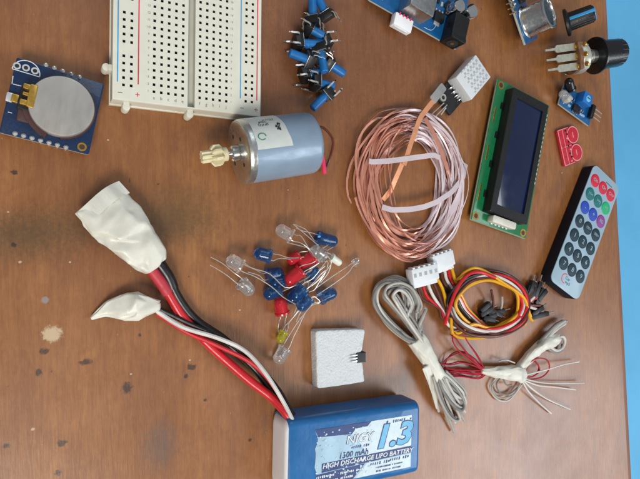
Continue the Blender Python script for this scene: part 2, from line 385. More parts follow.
# ------------------------------------------------------------------ breadboard
o = at(112,99,8.5); bang = math.radians(-.6)
t = Thing('breadboard', 'ivory solderless breadboard with blue and red rail lines at the top edge', 'breadboard', V(o.x,o.y,0), bang)
W, D, Z = 54.6, 83.0, 8.5
p = 2.54
xs_main = [14.0+p*i for i in range(5)]+[30.44+p*i for i in range(5)]
xs_rail = [3.7, 6.24, 48.36, 50.9]
rows_main = [4.4+p*i for i in range(30)]
rows_rail = [5.4+p*(i//5*6+i%5) for i in range(25)]; rows_rail = [r for r in rows_rail if r < D-4]
hs = .46
mb = MB(t.M)
def plate(xs, ys, x0, x1, y0, y1):
    gx = [x0]+[q for x in xs for q in (x-hs,x+hs)]+[x1]; gy = [y0]+[q for y in ys for q in (y-hs,y+hs)]+[y1]
    for i in range(len(gx)-1):
        for j in range(len(gy)-1):
            a,b,c_,e = gx[i],gx[i+1],gy[j],gy[j+1]
            if i%2 and j%2:
                dz = Z-1.6
                k=.12
                vs=[(a,c_,Z),(b,c_,Z),(b,e,Z),(a,e,Z),(a+k,c_+k,dz),(b-k,c_+k,dz),(b-k,e-k,dz),(a+k,e-k,dz)]
                mb.add(vs,[(0,1,5,4),(1,2,6,5),(2,3,7,6),(3,0,4,7)],1); mb.add(vs,[(4,5,6,7)],1)
            else: mb.add([(a,c_,Z),(b,c_,Z),(b,e,Z),(a,e,Z)],[(0,1,2,3)],0)
plate(xs_rail[:2], rows_rail, .5, 10.2, .5, D-.5)
plate(xs_main[:5], rows_main, 10.2, 26.0, .5, D-.5)
plate(xs_main[5:], rows_main, 28.6, 44.4, .5, D-.5)
plate(xs_rail[2:], rows_rail, 44.4, W-.5, .5, D-.5)
mb.add([(26,.5,Z),(28.6,.5,Z),(28.6,D-.5,Z),(26,D-.5,Z),(26.2,.5,Z-2.5),(28.4,.5,Z-2.5),(28.4,D-.5,Z-2.5),(26.2,D-.5,Z-2.5)],[(0,4,7,3),(1,2,6,5),(4,5,6,7)],2)
# skirt with a bevelled rim
for k0, z0, k1, z1 in ((.5,Z,.12,Z-.12),(.12,Z-.12,0,Z-.5),(0,Z-.5,0,1.4),(0,1.4,-.35,1.3),(-.35,1.3,-.35,0)):
    A=[(k0,k0,z0),(W-k0,k0,z0),(W-k0,D-k0,z0),(k0,D-k0,z0)]; B=[(k1,k1,z1),(W-k1,k1,z1),(W-k1,D-k1,z1),(k1,D-k1,z1)]
    mb.add(A+B,[(i,i+4,(i+1)%4+4,(i+1)%4) for i in range(4)])
mb.build('body',['bb','hole','groove'],t,angle=30)
for x,k in ((1.7,'ink_blue'),(8.6,'ink_red'),(46.2,'ink_blue'),(52.9,'ink_red')):
    m2=MB(t.M); m2.box(x,D/2+1.5,.42,D-9.5,Z-.3,Z+.035); m2.build('rail_line',k,t)
for x,k in ((2.6,0),(8.4,1),(46.9,0),(52.6,1)):
    m2=MB(t.M); y=2.6
    m2.box(x,y,1.5,.28,Z-.3,Z+.035)
    if k: m2.box(x,y,.28,1.5,Z-.3,Z+.045)
    m2.build('polarity_mark','ink_red' if k else 'ink_grey',t)
m2=MB(t.M)
for i,ch in enumerate('abcdefghij'): m2.text(ch,1.7,xs_main[i],2.2,Z+.02)
for i,y in enumerate(rows_main):
    m2.text(str(i+1),1.15,12.0,y,Z+.02); m2.text(str(i+1),1.15,42.5,y,Z+.02)
m2.build('printed_numbers','ink_grey',t)
for x,y,dx,dy in ((0,11.5,-1,0),(5,0,0,-1),(27.5,0,0,-1)):
    m2=MB(t.M); m2.rbox(x+dx*.5,y+dy*.5,1.6 if dx else 2.2,2.2 if dx else 1.6,1,6.4,.5,.2); m2.lathe([(1.35,1),(1.4,1.3),(1.4,5.8),(1.25,6.2),(.9,6.3)],20,Matrix.Translation((x+dx*1.8,y+dy*1.6,0))); m2.build('locking_tab','bb',t)

# ------------------------------------------------------------------ motor
a, b = at(239,152.5,12.4), at(311,143,12.4); ax=(b-a).normalized(); Lm=(b-a).length
t = Thing('electric_motor', 'small blue and silver DC motor lying on its side with a cream gear', 'motor', V(a.x,a.y,0), math.atan2(ax.y,ax.x))
F = frame(a, ax, (0,0,1))   # local z along axis, local x up
mb=MB(F); r=12.2
mb.lathe([(r,1.6),(r,Lm-2),(r-.35,Lm-.8),(r-1.2,Lm-.1),(r-3,Lm),(.01,Lm)],72); mb.build('can','motorblue',t)
mb=MB(F); mb.lathe([(.01,-.2),(3.1,-.2),(3.4,-.4),(r-3,-.4),(r-1.3,-.3),(r-.4,.1),(r-.02,.9),(r+.1,1.2),(r+.1,2.6),(r-.05,2.7)],72,close=(True,False))
for k in range(2):
    an=PI*.15+PI*k; 
for an in (.9,2.6,4.4,5.6): mb.cyl((6.6*math.cos(an),6.6*math.sin(an),-.46),(6.6*math.cos(an),6.6*math.sin(an),-.3),.8,m=1,n=14)
mb.build('front_cap',['motorcap','hole'],t)
mb=MB(F); mb.lathe([(3.0,-.3),(3.0,-3.0),(2.5,-3.5),(2.0,-3.5)],32); mb.lathe([(1.0,-3.4),(1.0,-14)],16); mb.build('shaft','silver',t)
mb=MB(F)
mb.lathe([(1.9,-4.5),(2.6,-4.9),(2.6,-6.6),(1.9,-7)],20)
for sgn,z0,z1,rr in ((0,-6.5,-11.0,4.1),):
    n=8; poly=[]
    for i in range(n):
        for f_,ra in ((-.24,.55),(-.13,1),(.13,1),(.24,.55)):
            an=2*PI*(i+.5+f_)/n; poly.append((rr*ra*math.cos(an),rr*ra*math.sin(an)))
    R=[]
    for z,k in ((z0,.7),(z0-1.1,1),(z1+1.1,1),(z1,.7)): R.append([(x*k,y*k,z) for x,y in poly])
    mb.rings(R[::-1])
poly=[]
for i in range(8):
    for f_,ra in ((-.25,.7),(-.12,1),(.12,1),(.25,.7)):
        an=2*PI*(i+f_)/8; poly.append((2.3*ra*math.cos(an),2.3*ra*math.sin(an)))
mb.rings([[(x,y,z) for x,y in poly] for z in (-14.6,-10.5)])
mb.build('gear','cream',t)
mb=MB(F)
# paper sticker wrapped over the can (from the top towards the back)
R=[];z0,z1=2.9,17.0; na=18
for i in range(na+1):
    an=math.radians(6-i*92/na); 
    e=.12*math.sin(i*.9)
    R.append([((r+.1)*math.cos(an),(r+.1)*math.sin(an),z0+e-.3*i/na),((r+.1)*math.cos(an),(r+.1)*math.sin(an),z1-i*.12+e)])
# direction of the strip checked against the photo: it climbs over the far (upper) flank
vs=[q for r_ in R for q in r_]; mb.add(vs,[(2*i,2*i+1,2*i+3,2*i+2) for i in range(na)])
# print on the sticker: short strokes and a ring
def onsk(z,deg,lift=.16): an=math.radians(-deg*.9-4); return V((r+lift)*math.cos(an),(r+lift)*math.sin(an),z)
for j,(zz,dd,l_) in enumerate(((6,38,5.5),(6.4,46,4),(12,30,2.6),(12.4,24,2),(8.5,52,6),(13.2,36,1.6))):
    st_=l_/9
    for i in range(7):
        mb.tube([onsk(zz+i*st_,dd+random.uniform(-2.5,1)),onsk(zz+i*st_+random.uniform(.0,.35),dd+random.uniform(2,5.5))],.12,4,2,m=1)
mb.tube([onsk(5.6+1.5*math.cos(q_*.6),13+6.5*math.sin(q_*.6)) for q_ in range(10)],.2,4,3,m=2)
mb.build('sticker',['sticker','ink_black','ink_green'],t)
m2=MB(); m2.tube([at(312,134,17),at(320,127,17),at(328,132,13),at(333,142,8),at(330,158,3),at(326,168,2)],.55,8); m2.build('wire','w_brown',t,label='thin brown red wire looping from the back of the motor')
m2=MB(); m2.tube([at(318,146,9),at(321.5,154,7),at(323.5,164,4),at(324.5,173,1.6)],.95,8); m2.build('wire','pink',t,label='short bright pink wire stub')
mb=MB(F); mb.cyl((0,0,Lm-.2),(0,0,Lm+1.6),4); mb.build('rear_boss','blackgloss',t)

# ------------------------------------------------------------------ push switches
def switch(px,py,z,dx,dy,dz,spin,label,blen=7.5):
    o=at(px,py,z); zd=V(dx,dy,dz).normalized()
    Mx=frame(o,zd,(math.cos(spin),math.sin(spin),.9))
    t=Thing('push_switch',label,'push button switch',o,group='black and blue push button switches in a pile',Mx=Mx)
    mb=MB(Mx); mb.rbox(0,0,6,6,-3.4,-.2,.3,.15); mb.build('body','black',t)
    mb=MB(Mx); mb.rbox(0,0,5.9,5.9,-.2,.05,.3,.05)
    for a in (0,1,2,3): mb.cyl((2.3*(1 if a%2 else -1),2.3*(1 if a>1 else -1),.0),(2.3*(1 if a%2 else -1),2.3*(1 if a>1 else -1),.3),.4,n=8,m=1)
    mb.build('cover_plate',['steel','black'],t)
    mb=MB(Mx); mb.lathe([(1.75,0),(1.75,blen-.3),(1.5,blen),(.01,blen)],24); mb.build('button','btnblue',t)
    for a in (-1,1):
        for b_ in (-1,1):
            mb=MB(Mx); mb.ribbon([V(a*3,b_*2.25,-1.8),V(a*3.5,b_*2.25,-2.0),V(a*3.75,b_*2.25,-3),V(a*3.6,b_*2.25,-4.2),V(a*3.8,b_*2.25,-5.3),V(a*3.7,b_*2.25,-6.6)],.7,.3,PI/2 if False else 0); mb.build('leg','lead',t)
sw=[(313,18,5,0,1,-.1,.4,'push switch with blue button pointing up out of the pile top left',8),
(325,12,5,-.5,.9,-.1,1.0,'push switch at the top of the pile with legs spread to the right',8),
(313,30,5,.8,-.4,.2,2.2,'black push switch near the pile top with button half hidden, second down',5),
(302,43,5,1,.05,.1,.2,'push switch on the left of the pile with legs sticking out leftward',8),
(322,43,5,-1,-.25,.0,.6,'push switch on the right of the pile with legs pointing right and button left',8),
(306,59,6,-1,.22,-.05,1.1,'push switch whose pale edged body points its blue button left',7.5),
(321,53,6,.12,-1,.15,.3,'push switch with the thick blue button pointing down mid pile',8.5),
(332,66,5,.9,-.45,.1,.9,'push switch at the right with its blue button poking out rightward',6.5),
(308,74,4,.9,.2,.1,.5,'push switch on the left lower pile with button buried',6),
(319,83,5,1,-.1,.05,.1,'push switch in the lower pile with blue button aimed right',7),
(325,96,5,-.68,-.72,-.15,.8,'lowest push switch of the pile with button pointing down left',8)]
for a in sw: switch(*a)

# ------------------------------------------------------------------ microcontroller board at the top
a,b=at(373,2,4),at(440,40,4); dr=(b-a).normalized(); L_=(b-a).length
t=Thing('microcontroller_board','blue microcontroller board with silver port and black power jack at top edge','circuit board',V(a.x,a.y,0),math.atan2(dr.y,dr.x))
mb=MB(t.M); mb.rbox(24,30,53,60,2.6,4.2,1,.12); mb.rbox(24,30,53.04,60.04,2.8,3.9,1,.1,m=1)
for i in range(9): mb.box(1+1.5*(i%3),3.2+1.5*(i//3),.8,.5,4.1,4.24,m=2)
mb.tube([V(29,1.5,4.2),V(33,2.0,4.2),V(35,5,4.2),V(34,10,4.2)],.12,4,m=2)
for i in range(14): mb.lathe([(.7,4.1),(.5,4.4),(.1,4.7)],10,Matrix.Translation((1.6,5+i*2.54,0)),m=2)
mb.build('board',['pcb_blue','pcb_edge','ink_white'],t)
x0,y0=t.l(402,10,14); x1,y1=t.l(426,27,14)
mb=MB(t.M); mb.rbox(19.5,9.5,13,17,4.2,14.5,.4,.2); mb.build('usb_port','steel',t)
mb=MB(t.M); px_,py_=t.l(403,25,7); mb.rbox(px_,py_+1.2,10,6,3.5,7.2,.4,.3); mb.rbox(px_-.4,py_-1.2,7.2,1.8,5.2,6.4,.4,.2,m=1)
for k in range(4): mb.rbox(px_-3+2*k,py_+4.0,.7,1.2,7.1,7.6,.1,.05,m=2)
mb.build('port_insert',['whitefoamend','ink_white','pink'],t)
mb=MB(t.M); mb.T=t.M@Matrix.Translation((-2.6,0,0)); mb.rbox(46.5,6,8.6,12,4.2,12,.5,.3); mb.rbox(46.5,.2,9,2.6,3.6,12.4,.8,.3)
mb.cyl((46.5,-1.35,8),(46.5,-1.05,8),2.8,m=1,n=24)
mb.cyl((46.5,-1.5,8),(46.5,-1.2,8),.9,m=2,n=14)
mb.build('power_jack',['black','hole','silver'],t)
for k,(xx,yy) in enumerate(((41.5,16.4),(49.5,17.5))):
    mb=MB(t.M); mb.lathe([(3.3,4.2),(3.3,5.2),(3.1,5.6),(3.3,6.2),(3.3,10.4),(3.0,10.9),(.01,10.9)],32,Matrix.Translation((xx,yy,0))); mb.rbox(xx,yy,7,7,4.2,4.9,.6,.1,m=1)
    mb.prism([(xx+math.cos(q_)*3.32,yy+math.sin(q_)*3.32) for q_ in [PI*.5+i*.2 for i in range(9)]],10.3,10.96,0,m=1)
    mb.build('capacitor',['silver','black'],t)
mb=MB(t.M); mb.rbox(35,9.2,5.6,4.4,4.3,6.2,.2,.1)
for k in (-1.9,0,1.9): mb.rbox(35+k,12.3,.8,2,4.25,4.7,.1,.05,m=1)
mb.rbox(35,6.2,3.2,1.8,4.25,4.7,.1,.05,m=1)
mb.build('regulator',['black','solder'],t)
mb=MB(t.M)
for k in range(5): mb.rbox(31+k*2.2,16.5+.4*(k%2),1.1,2,4.2,5,.1,.06,m=k%2)
mb.build('chip_parts',['solder','black'],t)

# ------------------------------------------------------------------ white gridded sensor module
q,ang,w,d=fit([(457.6,76.7),(476.8,54.7),(487.6,78.7),(467.6,101)],7.5)
a0=math.atan2((at(476.8,54.7,7.5)-at(457.6,76.7,7.5)).y,(at(476.8,54.7,7.5)-at(457.6,76.7,7.5)).x)
t=Thing('humidity_sensor','white gridded plastic sensor on a small black board with three pins','sensor',V(q.x,q.y,0),a0)
w,d=18,13.8
mb=MB(t.M); mb.rbox(0,0,w,d,2.0,8.4,.5,.35)
for i in range(5):
    for j in range(4):
        mb.rbox(-3.2+i*2.55,-4.5+j*3.0,1.3,1.3,7.8,8.46,.2,.03,m=1)
for i in range(5):
    for j in range(5): mb.rbox(-4.5+i*2.55,-6.0+j*3.0,1.0,1.1,8.1,8.95,.3,.15)
for j in range(4): mb.rbox(w/2-.1,-4.6+j*3.05,1.0,1.5,2.4,8.0,.2,.2)
mb.build('grid_housing',['dht','dhtslot'],t)
mb=MB(t.M); mb.rbox(-7.5,0,24,12.4,.6,2.0,.4,.1)
for k in range(3): mb.rbox(-9.6,-3+3*k,1.4,.9,2,2.5,.1,.05,m=1)
mb.build('board',['pcb_black','solder'],t)
mb=MB(t.M); x,y=t.l(443.5,97.5,2.6); ring(mb,x,y,1.0,1.9,2.0,h=.5); mb.lathe([(1.0,2.02),(1.0,2.1)],16,Matrix.Translation((x,y,0)),m=1); mb.build('screw_hole',['lead','hole'],t)
for k,(pa,pb) in enumerate((((444,103),(432,114)),((447,105),(434,118)),((446,108),(441,115)))):
    mb=MB(); mb.tube([at(*pa,2.6),at(*pb,2.4)],.32,6,2); mb.build('pin','lead',t)
mb=MB(t.M); 
for k in range(4): mb.tube([V(-w/2+.2,-4+2.5*k,3.8),V(-w/2-1.2,-4+2.5*k,3.4),V(-w/2-2.2,-4+2.5*k,2.1)],.3,6,3)
mb.build('sensor_leads','silver',t)

# ------------------------------------------------------------------ copper ribbon coil
c0=at(412,186,0)
t=Thing('copper_ribbon_coil','loose coil of flat rose copper ribbon between motor and display','coil',V(c0.x,c0.y,0))
c0=at(413,185,3)
def coil(turns,seed,k0,wd,z0,z1,ph=0):
    rnd=random.Random(seed); P=[]; n=64
    tv=[rnd.random() for _ in range(turns*2+3)]; ox=[rnd.uniform(-3.4,3.4) for _ in range(turns*2+3)]; oy=[rnd.uniform(-3.4,3.4) for _ in range(turns*2+3)]
    for i in range(turns*n+1):
        u=i/n*2; j=int(u); f=u-j; f=f*f*(3-2*f)
        tt=tv[j]*(1-f)+tv[j+1]*f; xx=ox[j]*(1-f)+ox[j+1]*f; yy=oy[j]*(1-f)+oy[j+1]*f
        an=2*PI*i/n+ph
        rx=14.5+16.5*tt; ry=23+11.5*tt
        if math.cos(an)<0: rx*=1.0+.06*abs(math.cos(an))
        wob=1+.025*math.sin(3*an+seed+j)+.022*math.sin(5*an+seed*2+i/n*.9)
        z=z0+(z1-z0)*((i/(turns*n)*3.7+.5*math.sin(an*1.3+seed))%1 if False else (.5+.5*math.sin(i/n*2.1+seed+math.sin(an)*.8)))
        P.append(V(c0.x+xx+rx*wob*math.cos(an),c0.y+yy+ry*wob*math.sin(an),z))
    return P
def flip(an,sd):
    # copper side up on the left half of each turn, pale face (painted sheen) up on the right half
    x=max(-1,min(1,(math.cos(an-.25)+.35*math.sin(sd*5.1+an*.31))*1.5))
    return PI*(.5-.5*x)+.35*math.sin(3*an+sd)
mb=MB()
for sd,tn,wd in ((1,8,.75),(2,8,.95),(3,7,.7),(5,6,.95),(8,3,1.8),(12,5,.8),(15,4,.6)):
    P=coil(tn,sd,0,1.3,.9,5.5,ph=sd*1.7); n_=len(P); vs=[];fs=[];ms=[]
    for i,p_ in enumerate(P):
        tg=(P[min(i+1,n_-1)]-P[max(i-1,0)]).normalized(); sd_=tg.cross(V(0,0,1)).normalized(); up_=sd_.cross(tg)
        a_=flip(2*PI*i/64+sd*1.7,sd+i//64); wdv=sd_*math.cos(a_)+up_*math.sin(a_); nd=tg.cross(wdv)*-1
        vs+=[p_+wdv*wd/2+nd*.06,p_-wdv*wd/2+nd*.06,p_-wdv*wd/2-nd*.06,p_+wdv*wd/2-nd*.06]
        if i: 
            o_=(i-1)*4
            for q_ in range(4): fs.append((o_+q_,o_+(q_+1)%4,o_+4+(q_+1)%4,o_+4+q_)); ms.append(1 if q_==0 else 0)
    o_=len(mb.v); mb.v+=vs; mb.f+=[tuple(x+o_ for x in f_) for f_ in fs]; mb.mi+=ms
mb.build('ribbon',['copper','coppersheen'],t,angle=60)
def strap(pts,w_,m_,tl=0.05,z=None,par=t,nm='ribbon_end',lab=None):
    mb=MB(); P_=[Vector(q_) for q_ in pts]; P2=[P_[0]]
    for i in range(1,len(P_)-1): P2+=[P_[i].lerp(P_[i-1],.12),P_[i].lerp(P_[i+1],.12)]
    mb.ribbon(P2+[P_[-1]],w_,.14,tl); mb.build(nm,m_,par,label=lab,angle=50)
strap([at(438,96,5.2),at(430,105,5.5),at(420,118,6.6),at(411,143,7.2),at(404,165,7)],2.5,'brightcopper')
strap([at(404,160,6.8),at(396,178,6),at(391,190,4.5),at(383,200,3)],2.4,'brightcopper')
strap([at(369,161,7.3),at(372,162,7.3),at(390,161,7.5),at(412,158,7.6),at(434,155,7.2),at(440,158,6.6)],2.4,'coppersheen')
strap([at(382,207,6),at(392,210,6.6),at(410,209.5,6.9),at(424,207,6.9),at(437,202,6.6),at(452,192,6.4),at(463,178,5),at(466,164,3)],2.5,'coppersheen')
strap([at(425,118,6.5),at(432,130,6.5),at(440,148,6.2),at(446,165,5.8),at(450,178,5)],2.3,'copper')
mb=MB(); A=at(441,89,4.6);B=at(434.5,98,5.3); F2=frame((A+B)/2,(0,0,1),B-A); mb.T=F2; mb.rbox(0,0,(B-A).length+4,4.2,-.2,.5,.8,.1); mb.build('end_clamp','greyclamp',t)

# ------------------------------------------------------------------ display
q,ang,w,d=fit([(498,81.5),(550,103),(526,236.5),(470.5,222)],4.6)
w,d=36.0,80.0
p1=(at(498,81.5,4.6)+at(550,103,4.6))/2; p2=(at(526,236.5,4.6)+at(470.5,222,4.6))/2
ang=math.atan2((p1-p2).y,(p1-p2).x)-PI/2; print('lcd', w, (p1-p2).length, (at(550,103,4.6)-at(498,81.5,4.6)).length)
d=(p1-p2).length; q=(p1+p2)/2; w=((at(550,103,4.6)-at(498,81.5,4.6)).length+(at(526,236.5,4.6)-at(470.5,222,4.6)).length)/2
t=Thing('lcd_display','character display module with green board, black bezel and dark blue screen','display',V(q.x,q.y,0),ang)
mb=MB(t.M); mb.rbox(0,0,w,d,3.0,4.6,.5,.12); mb.rbox(0,0,w+.05,d+.05,3.3,4.3,.5,.1,m=1)
mb.build('board',['pcb_green','pcb_edge'],t)
for sx in (-1,1):
    for sy in (-1,1):
        m2=MB(t.M); ring(m2,sx*(w/2-2.6),sy*(d/2-2.6),1.25,2.1,4.59,h=.08); m2.lathe([(1.25,4.6),(1.25,4.64)],18,Matrix.Translation((sx*(w/2-2.6),sy*(d/2-2.6),0)),m=1); m2.build('mounting_hole',['gold','brownplas'],t)
m2=MB(t.M)
for i in range(16): 
    ring(m2,w/2-1.3,d/2-6-2.54*i,.45,.95,4.59,14,h=.12)
    m2.lathe([(.45,4.6),(.45,4.66)],10,Matrix.Translation((w/2-1.3,d/2-6-2.54*i,0)),m=1)
m2.build('pin_row',['solder','hole'],t)
bw=w-12.5; bd=d-9.5; by=1.0
mb=MB(t.M)
mb.rbox(-.3,by,bw,bd,4.6,8.4,.5,.2)
# raised rim round the window
zt=10.2
ow,od=bw,bd; iw,idd=bw-7.2,bd-9
P=rrect(ow,od,.6,3); Pi=rrect(iw,idd,.4,3)
R=[[(x-.3,y+by,8.3) for x,y in P],[(x-.3,y+by,zt-.3) for x,y in P],[((x)*(1-.25/ow*2)-.3,y*(1-.25/od*2)+by,zt) for x,y in P],[(x-.3,y+by,zt) for x,y in Pi],[(x-.3,y+by,zt-.7) for x,y in Pi]]
mb.rings(R,close=(False,False)); 
for k in range(4): mb.rbox(-.3-bw/2-.5,by-bd*.36+k*bd*.24,1.6,3.2,4.6,5.3,.2,.1,m=0)
mb.build('bezel','black',t)
mb=MB(t.M); mb.rbox(-.3,by,iw+.4,idd+.4,8.6,zt-.6,.3,.05); mb.build('screen','screen',t)
mb=MB(t.M); mb.rbox(-1,-d/2+3.4,bw*.62,3.6,4.6,8.6,.8,.3)
for k in range(5): mb.rbox(-6+k*2.6,-d/2+1.6,1.3,.7,4.6,4.95,.1,.05,m=1)
mb.build('backlight_strip',['backlight','solder'],t)
m2=MB(t.M)
for k,(yy) in enumerate((-d*.3,-d*.02,d*.25)): m2.rbox(-w/2+1.9,yy,1.0,8,4.6,4.66,.3,.02)
m2.build('edge_pads','gold',t)

# ------------------------------------------------------------------ remote control
zt=7.2
ra,rb_,rc,rd=[at(*p_,zt) for p_ in ((595,163),(620,187),(578,304),(549.5,277.5))]
up=((ra+rb_)/2-(rd+rc)/2); ctr=(ra+rb_+rc+rd)/4; ang=math.atan2(up.y,up.x)-PI/2; print('remote',up.length,(rb_-ra).length,(rc-rd).length)
Lr=up.length; Wr=min(((rb_-ra).length+(rc-rd).length)/2, Lr*.47)
t=Thing('remote_control','slim remote with pale blue face and rows of round coloured buttons','remote control',V(ctr.x,ctr.y,0),ang)
mb=MB(t.M); mb.rbox(0,0,Wr,Lr,.3,zt-.25,4,.6,n=6); mb.build('case','casenavy',t)
mb=MB(t.M); mb.rbox(0,0,Wr-.6,Lr-.6,zt-.5,zt,3.8,.12,n=6); mb.build('face_plate','remoteface',t)
cols=[['red','red','red'],['teal','teal','green'],['blue','blue','purple']]+[['dark']*3]*4
txt=[['CH-','CH','CH+'],['|<<','>>|','>||'],['-','+','EQ'],['0','100+','200+'],['1','2','3'],['4','5','6'],['7','8','9']]
cw=Wr*.292; rh=Lr*.1185; r_=min(cw,rh)*.455
for i in range(7):
    for j in range(3):
        x=(j-1)*cw; y=Lr/2-Lr*.115-i*rh
        mb=MB(t.M); mb.lathe([(r_*1.08,zt-.2),(r_*1.08,zt+.04),(r_,zt+.08),(r_*.93,zt+.35),(r_*.6,zt+.5),(.01,zt+.52)],28,Matrix.Translation((x,y,0)))
        b_=mb.build('button','btn_'+cols[i][j],t,label='%s round button marked %s'%(cols[i][j] if cols[i][j]!='dark' else 'dark teal',txt[i][j]))
        mb=MB(t.M); s_=txt[i][j]; mb.text(s_,(r_*1.05 if len(s_)==1 else r_*.72 if len(s_)<4 else r_*.6),x,y,zt+.53,off=.02,th=.05); mb.build('button_mark','ink_mark',b_)
mb=MB(t.M); ring(mb,-cw*.35,-Lr/2+6.3,2.3,2.8,zt-.01,20,h=.05,a0=PI*.4,a1=PI*1.6); mb.text('Car',2.6,.2-cw*.1,-Lr/2+7.1,zt+.02,off=.03,m=1); mb.text('mp3',2.4,1.2-cw*.1,-Lr/2+4.9,zt+.02,off=.03,m=1)
mb.build('logo',['ink_red','btn_teal'],t)
mb=MB(t.M); [mb.box(1.2+k*.75,Lr/2-4.2,.45,.7-.2*(k%2),zt-.1,zt+.04) for k in range(8)]; mb.build('small_print','btn_dark',t)

# ------------------------------------------------------------------ red board
q,ang,w,d=fit([(556.5,131),(577.5,123.5),(583.5,158.5),(566,167)],2)
p1=(at(556.5,131,2)+at(577.5,123.5,2))/2; p2=(at(583.5,158.5,2)+at(566,167,2))/2
ang=math.atan2((p1-p2).y,(p1-p2).x)-PI/2; d=(p1-p2).length
t=Thing('red_sensor_board','small flat red circuit board with two round ringed pads','circuit board',V(q.x,q.y,0),ang)
mb=MB(t.M); w*=.62 if False else 1
mb.rbox(-w*.22,0,w*.56,d,.4,1.9,.3,.1)
for sy in (-1,1): mb.lathe([(d*.235,.45),(d*.245,.5),(d*.245,1.8),(d*.235,1.86)],32,Matrix.Translation((w*.2,sy*d*.25,0)))
ol=[(-w*.48,-d*.485),(-w*.48,d*.485),(-w*.02,d*.485)]
mb.rbox(-w*.47,0,.5,d*.97,1.5,1.94,.1,.03,m=1); mb.rbox(-w*.26,0,.4,d*.97,1.5,1.93,.1,.03,m=1)
for sy in (-1,0,1): mb.rbox(-w*.22,sy*d*.488,w*.5,.35,1.5,1.935,.1,.03,m=1)
for sy in (-1,1):
    ring(mb,w*.2,sy*d*.25,d*.21,d*.235,1.8,32,h=.16,m=1)
    mb.rbox(w*.2,sy*d*.25,.5,d*.16,1.7,1.97,.1,.02,m=1)
for k in range(9): mb.rbox(-w*.12+.8*(k%2),-d*.42+k*d*.105,.9,1.0,1.7,2.15,.1,.06,m=2 if k%3 else 1)
mb.build('board',['pcb_red','pinkline','pcb_black'],t)
for k in range(3):
    mb=MB(t.M); mb.rbox(-w*.37,-d*.3+k*d*.3,1.5,2.2,1.85,2.0,.2,.03); mb.build('contact_pad','pcb_red',t)

# ------------------------------------------------------------------ infrared obstacle sensor
a,b=at(559,104,3),at(589,126,3); dr=(b-a).normalized(); L_=(b-a).length
t=Thing('obstacle_sensor','narrow blue sensor board with clear and black diodes and blue trimmer','sensor',V(a.x,a.y,0),math.atan2(dr.y,dr.x)); print('ir',L_)
mb=MB(t.M); mb.rbox(L_/2,6.5,L_,13,1.6,3.1,.4,.1); mb.rbox(L_/2,6.5,L_+.05,13.05,1.8,2.9,.4,.1,m=1)
for k in range(8): mb.box(3+random.random()*.6,2+k*1.2,.4,.7,3.0,3.13,m=2)
mb.build('board',['pcb_blue','pcb_edge','ink_white'],t)
def dome(T,r,l,mb,m=None): mb.lathe([(r*1.15,0),(r*1.15,1.0),(r,1.0),(r,l-r)]+[(r*math.cos(a_),l-r+r*math.sin(a_)) for a_ in [i*PI/16 for i in range(1,8)]]+[(.01,l)],20,T,m=m)
mb=MB(t.M); dome(frame((2.6,4,5.2),(-1,-.1,.3)),2.4,8,mb); mb.build('emitter_diode','clear',t)
mb=MB(t.M); mb.rbox(2.6,4,3.4,3.2,3.1,6.6,.5,.3); mb.tube([V(4.2,3.2,5.2),V(5.4,3.2,5),V(5.9,3.2,3)],.3,6,3,m=1); mb.build('diode_seat',['milky','silver'],t)
mb=MB(t.M); dome(frame((3.6,10.2,5.2),(-.9,.35,.3)),2.4,7.5,mb); mb.build('receiver_diode','blackgloss',t)
mb=MB(t.M); mb.rbox(14.5,9.6,7.2,6.6,3.1,8.4,.3,.2); mb.lathe([(1.9,8.3),(1.9,8.7),(1.6,8.9)],20,Matrix.Translation((14.5,9.6,0)),m=1); mb.rbox(14.5,9.6,2.6,.5,8.8,9.0,.1,.02,m=2); mb.build('trimmer',['trimmer','sky','ink_black'],t)
mb=MB(t.M); mb.rbox(12.3,3.4,5.2,3.8,3.2,4.7,.2,.12)
for k in range(4):
    for s_ in (-1,1): mb.rbox(10.5+k*1.25,3.4+s_*2.3,.45,1.2,3.1,3.7,.1,.04,m=1)
mb.build('chip',['black','silver'],t)
for k,(xx,yy) in enumerate(((7,2.5),(7,5),(7,7.5),(8.8,7.3),(17.5,2.4),(17.6,4.6),(19.6,2.6))):
    mb=MB(t.M); mb.rbox(xx,yy,1.9,1.1,3.1,3.9,.15,.08,m=0); mb.rbox(xx,yy,1.0,1.14,3.1,3.93,.1,.05,m=1); mb.build('chip_resistor',['solder','black' if k%2 else 'sky'],t)
mb=MB(t.M); mb.rbox(L_-2.6,7.5,2.5,8,3.1,5.6,.2,.15)
mb.build('pin_header','black',t)
for k in range(3): mb=MB(t.M); mb.tube([V(L_-2.4,5+2.54*k,4.6),V(L_+1.5,5+2.54*k,4.9),V(L_+5.5,5.1+2.54*k,4.6)],.32,6,3); mb.build('pin','lead',t)

# ------------------------------------------------------------------ loose knob and potentiometer
def knobshape(mb,l,r0=6.4,r1=4.6,m=0):
    mb.lathe([(r0*.9,0),(r0,.3),(r0,1.4),(r0*.93,1.8),(r1*1.12,2.4),(r1*1.06,l*.6),(r1,l-1.0),(r1*.9,l-.2),(r1*.8,l),(.01,l)],40,m=m)
    for k in range(18): mb.cyl((r1*1.03*math.cos(k*PI/9),r1*1.03*math.sin(k*PI/9),2.2),(r1*.97*math.cos(k*PI/9),r1*.97*math.sin(k*PI/9),l-1),.42,n=8,m=m)
a,b=at(565,23.5,7.4),at(594.5,12.8,19); 
t=Thing('control_knob','loose black ribbed knob with bright blue pointer lying near top right','knob',V(a.x,a.y,0),0,group=None)
F=frame(a,b-a,(0,0,1)); Lk=(b-a).length
print('loose',Lk); Lk=min(Lk,22); mb=MB(F); knobshape(mb,Lk,7.3,4.4); mb.build('knob_body','black',t)
